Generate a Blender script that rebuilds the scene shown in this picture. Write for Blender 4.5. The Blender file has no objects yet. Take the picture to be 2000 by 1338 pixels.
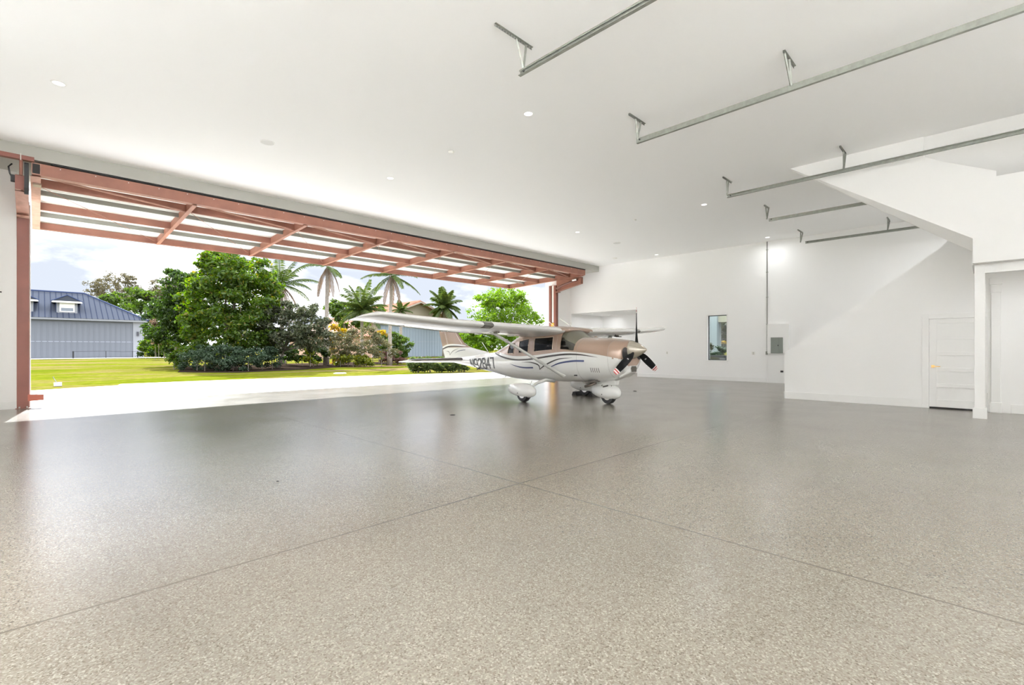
import bpy, math, random
import numpy as np
from mathutils import Vector, Matrix

sc = bpy.context.scene
col = sc.collection
PI = math.pi

# ------------------------------------------------------------------ camera
FPX, HZ, EYE = 926.5, 681.0, 1.36            # focal length and horizon row of the 2000x1338 frame, eye height
cam_d = bpy.data.cameras.new('camera')
cam = bpy.data.objects.new('camera', cam_d)
col.objects.link(cam)
cam.location = (0, 0, EYE)
cam.rotation_euler = (PI / 2, 0, PI / 4)     # looks along (-1, 1, 0)
cam_d.sensor_width = 36.0
cam_d.lens = 36.0 * FPX / 2000.0
cam_d.shift_y = (HZ - 669.0) / 2000.0
cam_d.clip_end = 1000
sc.camera = cam

# ------------------------------------------------------------------ view
sc.view_settings.view_transform = 'Standard'
sc.view_settings.look = 'None'
sc.view_settings.gamma = 1.0
sc.view_settings.exposure = 1.58
sc.view_settings.use_curve_mapping = False
sc.cycles.max_bounces = 14
sc.cycles.diffuse_bounces = 10
sc.cycles.glossy_bounces = 4
sc.cycles.transparent_max_bounces = 24
sc.cycles.sample_clamp_indirect = 6.0

# ------------------------------------------------------------------ sky
SKY_STRENGTH = 0.35
SUN_STRENGTH = 5.9
LAMP_W = 0.8
FILL_W = 760.0            # added unseen fill lamps behind and beside the camera
w = bpy.data.worlds.new('sky')
sc.world = w
w.use_nodes = True
nt = w.node_tree
nt.nodes.clear()
def wn(t, **k):
    n = nt.nodes.new(t)
    for a, b in k.items(): setattr(n, a, b)
    return n
tc = wn('ShaderNodeTexCoord')
mp = wn('ShaderNodeMapping'); mp.inputs['Scale'].default_value = (1.0, 1.0, 2.6)
mp.inputs['Location'].default_value = (0.35, 0.1, 0.2)
nz = wn('ShaderNodeTexNoise'); nz.inputs['Scale'].default_value = 2.6; nz.inputs['Detail'].default_value = 7; nz.inputs['Roughness'].default_value = 0.55
rp = wn('ShaderNodeValToRGB')
rp.color_ramp.elements[0].position = 0.47; rp.color_ramp.elements[0].color = (0, 0, 0, 1)
rp.color_ramp.elements[1].position = 0.64; rp.color_ramp.elements[1].color = (1, 1, 1, 1)
sepz = wn('ShaderNodeSeparateXYZ')
hz = wn('ShaderNodeMapRange'); hz.inputs['From Min'].default_value = 0.15; hz.inputs['From Max'].default_value = 0.32
hz.inputs['To Min'].default_value = 1.0; hz.inputs['To Max'].default_value = 3.4
mixb = wn('ShaderNodeMix', data_type='RGBA')
mixb.inputs['A'].default_value = (0.76, 0.825, 0.94, 1); mixb.inputs['B'].default_value = (0.76, 0.825, 0.94, 1)
mixc = wn('ShaderNodeMix', data_type='RGBA'); mixc.inputs['B'].default_value = (2.3, 2.3, 2.32, 1)
bg = wn('ShaderNodeBackground'); bg.inputs['Strength'].default_value = SKY_STRENGTH
wo = wn('ShaderNodeOutputWorld')
L = nt.links.new
L(tc.outputs['Generated'], mp.inputs['Vector']); L(mp.outputs['Vector'], nz.inputs['Vector']); L(nz.outputs['Fac'], rp.inputs['Fac'])
L(tc.outputs['Generated'], sepz.inputs['Vector']); L(sepz.outputs['Z'], hz.inputs['Value'])
sm = wn('ShaderNodeMath', operation='MULTIPLY'); sm.inputs[1].default_value = SKY_STRENGTH
L(hz.outputs['Result'], sm.inputs[0]); L(sm.outputs[0], bg.inputs['Strength'])
L(mixb.outputs['Result'], mixc.inputs['A']); L(rp.outputs['Color'], mixc.inputs['Factor'])
L(mixc.outputs['Result'], bg.inputs['Color']); L(bg.outputs['Background'], wo.inputs['Surface'])

# ------------------------------------------------------------------ sun (from beyond the open door)
sd = bpy.data.lights.new('sun', 'SUN'); sd.energy = SUN_STRENGTH; sd.angle = math.radians(0.6); sd.color = (0.96, 0.98, 1.0)
so = bpy.data.objects.new('sun', sd); col.objects.link(so)
so.location = (-40, 5, 40)
so.rotation_euler = Vector((1.0, -0.11, -0.71)).to_track_quat('-Z', 'Y').to_euler()

# ------------------------------------------------------------------ materials
MATS = {}
def mat(name, color, rough=0.6, metal=0.0, spec=0.5, var=0.0, vscale=4.0, bump=0.0, bscale=60.0, coat=0.0):
    if name in MATS: return MATS[name]
    m = bpy.data.materials.new(name); m.use_nodes = True
    t = m.node_tree; b = t.nodes['Principled BSDF']
    b.inputs['Base Color'].default_value = (*color, 1)
    b.inputs['Roughness'].default_value = rough
    b.inputs['Metallic'].default_value = metal
    b.inputs['Specular IOR Level'].default_value = spec
    b.inputs['Coat Weight'].default_value = coat
    tcn = t.nodes.new('ShaderNodeTexCoord')
    if var > 0:
        n = t.nodes.new('ShaderNodeTexNoise'); n.inputs['Scale'].default_value = vscale; n.inputs['Detail'].default_value = 5
        r = t.nodes.new('ShaderNodeValToRGB')
        r.color_ramp.elements[0].position = 0.3; r.color_ramp.elements[1].position = 0.7
        r.color_ramp.elements[0].color = tuple(max(0, c * (1 - var)) for c in color) + (1,)
        r.color_ramp.elements[1].color = tuple(min(1, c * (1 + var)) for c in color) + (1,)
        t.links.new(tcn.outputs['Object'], n.inputs['Vector']); t.links.new(n.outputs['Fac'], r.inputs['Fac'])
        t.links.new(r.outputs['Color'], b.inputs['Base Color'])
    if bump > 0:
        n2 = t.nodes.new('ShaderNodeTexNoise'); n2.inputs['Scale'].default_value = bscale; n2.inputs['Detail'].default_value = 2
        bp = t.nodes.new('ShaderNodeBump'); bp.inputs['Strength'].default_value = bump; bp.inputs['Distance'].default_value = 0.01
        t.links.new(tcn.outputs['Object'], n2.inputs['Vector']); t.links.new(n2.outputs['Fac'], bp.inputs['Height'])
        t.links.new(bp.outputs['Normal'], b.inputs['Normal'])
    MATS[name] = m
    return m

def emis(name, color, strength):
    if name in MATS: return MATS[name]
    m = bpy.data.materials.new(name); m.use_nodes = True
    t = m.node_tree; t.nodes.clear()
    e = t.nodes.new('ShaderNodeEmission'); o = t.nodes.new('ShaderNodeOutputMaterial')
    e.inputs['Color'].default_value = (*color, 1); e.inputs['Strength'].default_value = strength
    t.links.new(e.outputs['Emission'], o.inputs['Surface'])
    MATS[name] = m
    return m

def glass(name, tint=(0.9, 0.95, 0.94), refl=0.12, rough=0.02):
    if name in MATS: return MATS[name]
    m = bpy.data.materials.new(name); m.use_nodes = True
    t = m.node_tree; t.nodes.clear()
    tr = t.nodes.new('ShaderNodeBsdfTransparent'); tr.inputs['Color'].default_value = (*tint, 1)
    gl = t.nodes.new('ShaderNodeBsdfGlossy'); gl.inputs['Roughness'].default_value = rough
    lw = t.nodes.new('ShaderNodeLayerWeight'); lw.inputs['Blend'].default_value = 0.25
    ad = t.nodes.new('ShaderNodeMath'); ad.operation = 'ADD'; ad.inputs[1].default_value = refl; ad.use_clamp = True
    mx = t.nodes.new('ShaderNodeMixShader'); o = t.nodes.new('ShaderNodeOutputMaterial')
    pw = t.nodes.new('ShaderNodeMath'); pw.operation = 'POWER'; pw.inputs[1].default_value = 4.0
    ml = t.nodes.new('ShaderNodeMath'); ml.operation = 'MULTIPLY'; ml.inputs[1].default_value = 0.6
    lw.inputs['Blend'].default_value = 0.5
    t.links.new(lw.outputs['Facing'], pw.inputs[0]); t.links.new(pw.outputs[0], ml.inputs[0]); t.links.new(ml.outputs[0], ad.inputs[0])
    t.links.new(ad.outputs[0], mx.inputs['Fac']); t.links.new(tr.outputs[0], mx.inputs[1]); t.links.new(gl.outputs[0], mx.inputs[2])
    t.links.new(mx.outputs[0], o.inputs['Surface'])
    MATS[name] = m
    return m

def leaf_mat(name, c1, c2, c3=None, trans=0.5):
    """leaves: every leaf card gets its own tint of the plant's palette"""
    if name in MATS: return MATS[name]
    m = bpy.data.materials.new(name); m.use_nodes = True
    t = m.node_tree; t.nodes.clear()
    g = t.nodes.new('ShaderNodeNewGeometry'); r = t.nodes.new('ShaderNodeValToRGB')
    r.color_ramp.elements[0].color = (*c1, 1); r.color_ramp.elements[1].color = (*c2, 1)
    if c3:
        e = r.color_ramp.elements.new(0.9); e.color = (*c2, 1); r.color_ramp.elements[-1].color = (*c3, 1)
    d = t.nodes.new('ShaderNodeBsdfDiffuse'); tl = t.nodes.new('ShaderNodeBsdfTranslucent'); gl = t.nodes.new('ShaderNodeBsdfGlossy')
    gl.inputs['Roughness'].default_value = 0.45; gl.inputs['Color'].default_value = (0.8, 0.8, 0.8, 1)
    hs = t.nodes.new('ShaderNodeHueSaturation'); hs.inputs['Saturation'].default_value = 1.15; hs.inputs['Value'].default_value = 1.25
    m1 = t.nodes.new('ShaderNodeMixShader'); m1.inputs['Fac'].default_value = trans
    m2 = t.nodes.new('ShaderNodeMixShader'); m2.inputs['Fac'].default_value = 0.025
    o = t.nodes.new('ShaderNodeOutputMaterial')
    k = t.links.new
    k(g.outputs['Random Per Island'], r.inputs['Fac']); k(r.outputs['Color'], d.inputs['Color']); k(r.outputs['Color'], hs.inputs['Color'])
    k(hs.outputs['Color'], tl.inputs['Color']); k(d.outputs[0], m1.inputs[1]); k(tl.outputs[0], m1.inputs[2])
    k(m1.outputs[0], m2.inputs[1]); k(gl.outputs[0], m2.inputs[2]); k(m2.outputs[0], o.inputs['Surface'])
    MATS[name] = m
    return m

def nodes_of(m): return m.node_tree, m.node_tree.nodes['Principled BSDF']

# painted drywall
WALL = mat('white_paint', (0.905, 0.90, 0.89), 0.75, bump=0.05, bscale=180)
CEIL = mat('ceiling_paint', (0.93, 0.93, 0.925), 0.85, bump=0.05, bscale=150)
TRIM = mat('trim_paint', (0.87, 0.865, 0.85), 0.38)
OXIDE = mat('red_oxide_primer', (0.31, 0.135, 0.092), 0.55, var=0.16, vscale=2.2)
OXIDE_D = mat('red_oxide_column', (0.235, 0.082, 0.057), 0.5, var=0.10, vscale=3.0)
OXIDE_P = mat('lit_primer', (0.44, 0.245, 0.185), 0.6, var=0.18, vscale=6.0)  # paler pink primer copy, light on the lit flanges put into its colour
GALV = mat('galvanised_steel', (0.30, 0.31, 0.275), 0.42, metal=0.5, var=0.12, vscale=14)
GIRT = mat('grey_girt_steel', (0.26, 0.26, 0.23), 0.5, metal=0.3)
SKIN = mat('door_skin_sheet', (0.80, 0.79, 0.75), 0.55)
BLACK = mat('black_rubber', (0.012, 0.012, 0.013), 0.6)
DARK = mat('dark_gap', (0.02, 0.02, 0.02), 0.9)
CHROME = mat('bolt_steel', (0.7, 0.69, 0.66), 0.3, metal=0.9)
BRASS = mat('brass', (0.62, 0.40, 0.16), 0.3, metal=0.9)
PANEL = mat('breaker_grey', (0.20, 0.22, 0.195), 0.45)
PLATE = mat('wall_plate_white', (0.80, 0.79, 0.74), 0.4)
YELLOW = mat('safety_yellow', (0.80, 0.48, 0.05), 0.5)

# epoxy flake floor with saw-cut joints and an orange-peel clear coat
def floor_material():
    m = bpy.data.materials.new('epoxy_flake_floor'); m.use_nodes = True
    t, b = nodes_of(m)
    k = t.links.new
    tcn = t.nodes.new('ShaderNodeNewGeometry')
    v = t.nodes.new('ShaderNodeTexVoronoi'); v.inputs['Scale'].default_value = 135.0
    k(tcn.outputs['Position'], v.inputs['Vector'])
    sp = t.nodes.new('ShaderNodeSeparateColor'); k(v.outputs['Color'], sp.inputs['Color'])
    r = t.nodes.new('ShaderNodeValToRGB'); r.color_ramp.interpolation = 'CONSTANT'
    cs = [(0.0, (0.335, 0.295, 0.232)), (0.30, (0.385, 0.343, 0.275)), (0.55, (0.28, 0.242, 0.186)), (0.72, (0.46, 0.416, 0.345)), (0.86, (0.19, 0.16, 0.118)), (0.93, (0.56, 0.52, 0.445))]
    r.color_ramp.elements[0].color = (*cs[0][1], 1); r.color_ramp.elements[0].position = 0
    r.color_ramp.elements[1].color = (*cs[1][1], 1); r.color_ramp.elements[1].position = cs[1][0]
    for p_, c_ in cs[2:]:
        e = r.color_ramp.elements.new(p_); e.color = (*c_, 1)
    k(sp.outputs['Red'], r.inputs['Fac'])
    # traffic wear in soft patches
    n = t.nodes.new('ShaderNodeTexNoise'); n.inputs['Scale'].default_value = 0.55; n.inputs['Detail'].default_value = 6
    k(tcn.outputs['Position'], n.inputs['Vector'])
    mr = t.nodes.new('ShaderNodeMapRange'); mr.inputs['From Min'].default_value = 0.3; mr.inputs['From Max'].default_value = 0.7
    mr.inputs['To Min'].default_value = 0.46; mr.inputs['To Max'].default_value = 0.57
    k(n.outputs['Fac'], mr.inputs['Value'])
    mul = t.nodes.new('ShaderNodeMix'); mul.data_type = 'RGBA'; mul.blend_type = 'MULTIPLY'; mul.inputs['Factor'].default_value = 1
    k(r.outputs['Color'], mul.inputs['A']); k(mr.outputs['Result'], mul.inputs['B'])
    # joints
    sx = t.nodes.new('ShaderNodeSeparateXYZ'); k(tcn.outputs['Position'], sx.inputs['Vector'])
    def line(out, at, half):
        a = t.nodes.new('ShaderNodeMath'); a.operation = 'SUBTRACT'; a.inputs[1].default_value = at; k(sx.outputs[out], a.inputs[0])
        c = t.nodes.new('ShaderNodeMath'); c.operation = 'ABSOLUTE'; k(a.outputs[0], c.inputs[0])
        d = t.nodes.new('ShaderNodeMath'); d.operation = 'LESS_THAN'; d.inputs[1].default_value = half; k(c.outputs[0], d.inputs[0])
        return d
    acc = None
    for out, at, half in (('X', -3.33, 0.0095), ('Y', 3.44, 0.0095), ('X', -7.76, 0.007), ('Y', 7.95, 0.006), ('Y', 12.4, 0.005), ('X', -12.2, 0.005), ('X', 1.1, 0.007)):
        ln = line(out, at, half)
        if acc is None: acc = ln
        else:
            mxm = t.nodes.new('ShaderNodeMath'); mxm.operation = 'MAXIMUM'; k(acc.outputs[0], mxm.inputs[0]); k(ln.outputs[0], mxm.inputs[1]); acc = mxm
    jm = t.nodes.new('ShaderNodeMix'); jm.data_type = 'RGBA'; jm.inputs['B'].default_value = (0.10, 0.085, 0.065, 1)
    k(acc.outputs[0], jm.inputs['Factor']); k(mul.outputs['Result'], jm.inputs['A'])
    k(jm.outputs['Result'], b.inputs['Base Color'])
    b.inputs['Roughness'].default_value = 0.17
    b.inputs['Specular IOR Level'].default_value = 0.8
    n2 = t.nodes.new('ShaderNodeTexNoise'); n2.inputs['Scale'].default_value = 60; n2.inputs['Detail'].default_value = 2
    k(tcn.outputs['Position'], n2.inputs['Vector'])
    n3 = t.nodes.new('ShaderNodeTexNoise'); n3.inputs['Scale'].default_value = 1.2; n3.inputs['Detail'].default_value = 3
    k(tcn.outputs['Position'], n3.inputs['Vector'])
    mr2 = t.nodes.new('ShaderNodeMapRange'); mr2.inputs['To Min'].default_value = 0.15; mr2.inputs['To Max'].default_value = 0.24
    k(n3.outputs['Fac'], mr2.inputs['Value']); k(mr2.outputs['Result'], b.inputs['Roughness'])
    bp = t.nodes.new('ShaderNodeBump'); bp.inputs['Strength'].default_value = 0.15; bp.inputs['Distance'].default_value = 0.01
    k(n2.outputs['Fac'], bp.inputs['Height']); k(bp.outputs['Normal'], b.inputs['Normal'])
    return m
FLOOR = floor_material()
APRON = mat('apron_concrete', (0.72, 0.715, 0.70), 0.85, var=0.06, vscale=0.8)

def lawn_material():
    m = bpy.data.materials.new('lawn_grass'); m.use_nodes = True
    t, b = nodes_of(m); k = t.links.new
    geo = t.nodes.new('ShaderNodeNewGeometry')
    def noise(scale, sx, sy, detail, rough, loc=0.0):
        mp_ = t.nodes.new('ShaderNodeMapping'); mp_.inputs['Rotation'].default_value = (0, 0, 0.05); mp_.inputs['Scale'].default_value = (sx, sy, 1); mp_.inputs['Location'].default_value = (loc, loc, 0)
        n = t.nodes.new('ShaderNodeTexNoise'); n.inputs['Scale'].default_value = scale; n.inputs['Detail'].default_value = detail; n.inputs['Roughness'].default_value = rough
        k(geo.outputs['Position'], mp_.inputs['Vector']); k(mp_.outputs['Vector'], n.inputs['Vector']); return n
    n = noise(1.0, 0.34, 0.085, 7, 0.66, 3.3)
    r = t.nodes.new('ShaderNodeValToRGB')
    r.color_ramp.elements[0].position = 0.36; r.color_ramp.elements[0].color = (0.058, 0.078, 0.006, 1)
    r.color_ramp.elements[1].position = 0.62; r.color_ramp.elements[1].color = (0.135, 0.098, 0.055, 1)
    e = r.color_ramp.elements.new(0.47); e.color = (0.092, 0.104, 0.007, 1)
    e = r.color_ramp.elements.new(0.54); e.color = (0.118, 0.102, 0.026, 1)
    k(n.outputs['Fac'], r.inputs['Fac'])
    n2 = noise(6.0, 1.0, 0.5, 6, 0.7)
    mr = t.nodes.new('ShaderNodeMapRange'); mr.inputs['From Min'].default_value = 0.3; mr.inputs['From Max'].default_value = 0.7; mr.inputs['To Min'].default_value = 0.62; mr.inputs['To Max'].default_value = 1.38
    k(n2.outputs['Fac'], mr.inputs['Value'])
    mu = t.nodes.new('ShaderNodeMix'); mu.data_type = 'RGBA'; mu.blend_type = 'MULTIPLY'; mu.inputs['Factor'].default_value = 1
    k(r.outputs['Color'], mu.inputs['A']); k(mr.outputs['Result'], mu.inputs['B'])
    df = t.nodes.new('ShaderNodeBsdfDiffuse'); k(mu.outputs['Result'], df.inputs['Color']); k(df.outputs[0], t.nodes['Material Output'].inputs['Surface'])
    return m
LAWN = lawn_material()
MULCH = mat('mulch_soil', (0.032, 0.023, 0.017), 1.0, spec=0.0, var=0.35, vscale=8)

# ------------------------------------------------------------------ mesh helpers
class MB:
    def __init__(s): s.v = []; s.f = []; s.mi = []
    def add(s, vs, fs, mi=0, M=None):
        o = len(s.v)
        for p in vs:
            p = Vector(p)
            if M is not None: p = M @ p
            s.v.append(tuple(p))
        for f in fs:
            s.f.append(tuple(o + i for i in f)); s.mi.append(mi)
        return s
    def box(s, x0, y0, z0, x1, y1, z1, mi=0, M=None):
        x0, x1 = sorted((x0, x1)); y0, y1 = sorted((y0, y1)); z0, z1 = sorted((z0, z1))
        vs = [(x0, y0, z0), (x1, y0, z0), (x1, y1, z0), (x0, y1, z0), (x0, y0, z1), (x1, y0, z1), (x1, y1, z1), (x0, y1, z1)]
        return s.add(vs, [(3, 2, 1, 0), (4, 5, 6, 7), (0, 1, 5, 4), (1, 2, 6, 5), (2, 3, 7, 6), (3, 0, 4, 7)], mi, M)
    def prism(s, poly, axis, a, b, mi=0, M=None):
        """poly: 2-D outline in the two other axes (in x,y,z order), extruded from a to b along axis"""
        n = len(poly)
        def P(p, t):
            return (t, p[0], p[1]) if axis == 'x' else (p[0], t, p[1]) if axis == 'y' else (p[0], p[1], t)
        vs = [P(p, a) for p in poly] + [P(p, b) for p in poly]
        fs = [tuple(range(n)), tuple(range(2 * n - 1, n - 1, -1))] + [(i + n, (i + 1) % n + n, (i + 1) % n, i) for i in range(n)]
        return s.add(vs, fs, mi, M)
    def tube(s, pts, rad, n=8, mi=0, cap=True, M=None):
        pts = [Vector(p) for p in pts]
        if not hasattr(rad, '__len__'): rad = [rad] * len(pts)
        vs = []; fs = []
        up = Vector((0, 0, 1))
        for i, p in enumerate(pts):
            d = (pts[min(i + 1, len(pts) - 1)] - pts[max(i - 1, 0)]).normalized()
            a = d.cross(up if abs(d.z) < 0.95 else Vector((1, 0, 0))).normalized(); b = d.cross(a)
            for k in range(n):
                t = 2 * PI * k / n
                vs.append(p + (a * math.cos(t) + b * math.sin(t)) * rad[i])
        for i in range(len(pts) - 1):
            for k in range(n):
                fs.append((i * n + k, i * n + (k + 1) % n, (i + 1) * n + (k + 1) % n, (i + 1) * n + k))
        if cap:
            fs.append(tuple(range(n))[::-1]); fs.append(tuple((len(pts) - 1) * n + k for k in range(n)))
        return s.add(vs, fs, mi, M)
    def lathe(s, prof, n=24, mi=0, M=None):
        """prof: (radius, height) pairs turned about z"""
        vs = []; fs = []
        for r, z in prof:
            for k in range(n):
                t = 2 * PI * k / n; vs.append((r * math.cos(t), r * math.sin(t), z))
        for i in range(len(prof) - 1):
            for k in range(n):
                fs.append((i * n + k, i * n + (k + 1) % n, (i + 1) * n + (k + 1) % n, (i + 1) * n + k))
        fs.append(tuple(range(n))[::-1]); fs.append(tuple((len(prof) - 1) * n + k for k in range(n)))
        return s.add(vs, fs, mi, M)
    def loft(s, rings, mi=0, closed=True, caps=True, M=None):
        n = len(rings[0]); vs = [p for r in rings for p in r]; fs = []
        for i in range(len(rings) - 1):
            for k in range(n if closed else n - 1):
                fs.append((i * n + k, i * n + (k + 1) % n, (i + 1) * n + (k + 1) % n, (i + 1) * n + k))
        if caps and closed:
            fs.append(tuple(range(n))[::-1]); fs.append(tuple((len(rings) - 1) * n + k for k in range(n)))
        return s.add(vs, fs, mi, M)
    def build(s, name, m, parent=None, smooth=False, bevel=0.0, local=False):
        vs = np.array(s.v, dtype=float).reshape(-1, 3)
        if parent is not None:
            off = np.zeros(3) if local else np.array(world_loc(parent))
        else:
            lo, hi = vs.min(0), vs.max(0); off = np.array([(lo[0] + hi[0]) / 2, (lo[1] + hi[1]) / 2, lo[2]])
        me = bpy.data.meshes.new(name)
        me.from_pydata([tuple(p) for p in (vs - off)], [], s.f)
        ms = m if isinstance(m, (list, tuple)) else [m]
        for x in ms: me.materials.append(x)
        if len(ms) > 1: me.polygons.foreach_set('material_index', s.mi)
        if smooth: me.polygons.foreach_set('use_smooth', [True] * len(me.polygons))
        me.update()
        o = bpy.data.objects.new(name, me); col.objects.link(o)
        if parent is not None: o.parent = parent
        else: o.location = off
        if smooth:
            pass
        if bevel > 0:
            b = o.modifiers.new('edge_bevel', 'BEVEL'); b.width = bevel; b.segments = 2; b.limit_method = 'ANGLE'; b.angle_limit = math.radians(40)
        return o

def world_loc(o):
    p = Vector(o.location)
    q = o.parent
    while q is not None:
        p += Vector(q.location); q = q.parent
    return p

def tag(o, label, cat, group=None, kind=None):
    o['label'] = label; o['category'] = cat
    if group: o['group'] = group
    if kind: o['kind'] = kind
    return o
def thing(name, loc, label, cat, group=None, rz=0.0):
    o = bpy.data.objects.new(name, None); col.objects.link(o)
    o.empty_display_size = 0.2
    o.location = loc; o.rotation_euler = (0, 0, rz)
    return tag(o, label, cat, group)
def struct(mb, name, m, bevel=0.0):
    o = mb.build(name, m, bevel=bevel); o['kind'] = 'structure'
    return o
def smooth_by_angle(o, deg=35):
    me = o.data
    try: me.set_sharp_from_angle(angle=math.radians(deg))
    except Exception: pass

R2 = math.sqrt(0.5)
def at(u, d):
    """ground position of photo column u at depth d"""
    lat = (u - 1000.0) / FPX * d
    return (R2 * (lat - d), R2 * (lat + d))
def hgt(v, d): return EYE + (HZ - v) * d / FPX

# ================================================================== SETTING
CZ = 5.64                      # ceiling
X_IN = -14.25                  # inner face of the header
Y_FAR = 20.65
Y_NEAR = -1.7
X_BACK = 3.7
# floor, apron, lawn
struct(MB().box(-16.0, Y_NEAR - 0.3, -0.25, X_BACK + 0.3, 24.0, 0.0), 'floor', FLOOR)
ap = [(-16.0, -14), (-16.0, 45), (-17.0, 45), (-19.0, 22.5), (-20.45, 17.45), (-21.65, 14.0), (-22.5, 9.9), (-23.25, 6.95), (-23.55, 4.3), (-23.6, 2.25), (-22.85, 2.1), (-22.45, 0.97), (-21.95, -0.3), (-20.5, -4.5), (-18.0, -14)]
struct(MB().prism(ap, 'z', -0.25, -0.005), 'apron', APRON)
struct(MB().box(-420, -260, -0.4, -16.0, 420, -0.035), 'lawn', LAWN)
struct(MB().prism([(-30.5, 8.2), (-33.5, 5.8), (-44, 8), (-46, 24), (-40.5, 26), (-36.5, 19.0), (-32.0, 12.5)], 'z', -0.3, -0.01), 'mulch_bed', MULCH)
# side yard seen through the far window
struct(MB().box(-16.0, 24.0, -0.4, 30, 60, -0.03), 'side_yard', MULCH)

# ceiling, roof mass
struct(MB().box(-16.6, Y_NEAR - 0.3, CZ, X_BACK + 0.3, Y_FAR + 0.3, CZ + 0.45), 'ceiling', CEIL)
# header over the door
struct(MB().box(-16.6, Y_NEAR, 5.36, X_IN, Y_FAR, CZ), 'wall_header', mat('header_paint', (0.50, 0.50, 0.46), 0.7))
# door wall, left and right of the opening
struct(MB().box(-16.3, Y_NEAR - 0.3, 0, -15.50, -0.335, 5.36), 'wall_door_left', WALL)
struct(MB().box(-17.05, 19.62, 0, -16.15, Y_FAR + 0.25, 5.36), 'wall_door_right', WALL)
struct(MB().box(-15.50, Y_NEAR, 0, -15.482, -0.335, 0.17), 'baseboard_left', TRIM)
# near wall and back wall (behind the camera)
struct(MB().box(-16.3, Y_NEAR - 0.25, 0, X_BACK + 0.3, Y_NEAR, CZ), 'wall_near', WALL)
struct(MB().box(X_BACK, Y_NEAR, 0, X_BACK + 0.25, Y_FAR + 0.25, CZ), 'wall_back', WALL)
# far wall with the wide opening of the side room and a tall window
AX0, AX1, AZ = -16.05, -12.02, 3.27
WX0, WX1, WZ0, WZ1 = -8.60, -7.78, 0.86, 2.80
fw = MB()
y0, y1 = Y_FAR, Y_FAR + 0.25
fw.box(-16.15, y0, 0, AX0, y1, CZ)
fw.box(AX0, y0, AZ, AX1, y1, CZ)
fw.box(AX1, y0, 0, WX0, y1, CZ)
fw.box(WX0, y0, 0, WX1, y1, WZ0)
fw.box(WX0, y0, WZ1, WX1, y1, CZ)
fw.box(WX1, y0, 0, X_BACK, y1, CZ)
struct(fw, 'wall_far', WALL)
bb = MB()
bb.box(AX1, y0 - 0.018, 0, -6.24, y0, 0.17)
bb.box(-5.44, y0 - 0.018, 0, -3.9, y0, 0.17)
struct(bb, 'baseboard_far', TRIM, bevel=0.004)
# side room beyond the opening
struct(MB().box(AX0 - 0.15, y1, 0, AX0, 21.98, AZ + 0.1).box(AX0 - 0.15, 21.98, 0, AX0, 22.24, 1.95).box(AX0 - 0.15, 21.98, 2.36, AX0, 22.24, AZ + 0.1).box(AX0 - 0.15, 22.24, 0, AX0, 23.75, AZ + 0.1), 'wall_side_room_left', WALL)
struct(MB().box(AX0, 23.6, 0, -10.9, 23.75, AZ + 0.1), 'wall_side_room_back', WALL)
struct(MB().box(-11.0, y1, 0, -10.85, 23.6, AZ + 0.1), 'wall_side_room_right', WALL)
struct(MB().box(AX0 - 0.15, y1, AZ, -10.85, 23.75, AZ + 0.2), 'ceiling_side_room', CEIL)
struct(MB().box(AX0, 23.58, 0, -11.0, 23.6, 0.17), 'baseboard_side_room', TRIM)
w2 = MB(); yy = 22.11
w2.box(AX0 - 0.10, yy - 0.035, 1.95, AX0 - 0.03, yy + 0.005, 2.36)
o = struct(w2, 'window_2', BLACK)

# ---- far window
wb = thing('window_1', (-8.19, Y_FAR + 0.1, WZ0), 'tall narrow fixed window in the far wall', 'window'); wb['kind'] = 'structure'
f = MB()
f.box(WX0, y0 + 0.10, WZ0, WX0 + 0.03, y0 + 0.16, WZ1).box(WX1 - 0.03, y0 + 0.10, WZ0, WX1, y0 + 0.16, WZ1)
f.box(WX0, y0 + 0.10, WZ0, WX1, y0 + 0.16, WZ0 + 0.03).box(WX0, y0 + 0.10, WZ1 - 0.03, WX1, y0 + 0.16, WZ1)
f.build('window_frame', mat('bronze_frame', (0.035, 0.035, 0.04), 0.4), wb)
MB().box(WX0 + 0.03, y0 + 0.125, WZ0 + 0.03, WX1 - 0.03, y0 + 0.13, WZ1 - 0.03).build('pane', glass('window_glass', (0.86, 0.90, 0.88), 0.05), wb)
MB().box(WX0 - 0.06, y0 - 0.03, WZ0 - 0.05, WX1 + 0.06, y0 + 0.12, WZ0).build('sill', TRIM, wb, bevel=0.006)
cs = MB()
cs.box(WX0 - 0.06, y0 - 0.012, WZ0, WX0, y0, WZ1 + 0.06).box(WX1, y0 - 0.012, WZ0, WX1 + 0.06, y0, WZ1 + 0.06).box(WX0, y0 - 0.012, WZ1, WX1, y0, WZ1 + 0.06)
cs.build('casing', TRIM, wb)

# ---- stair wall, door, column, beam, upper floor
SY = 14.44
rake = [(-3.90, 0), (-0.93, 0), (-0.93, 2.06), (0.02, 2.06), (0.02, 0), (X_BACK, 0), (X_BACK, 4.35), (-0.12, 4.35), (-0.75, 3.62), (-3.90, 1.26)]
sw = MB()
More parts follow.
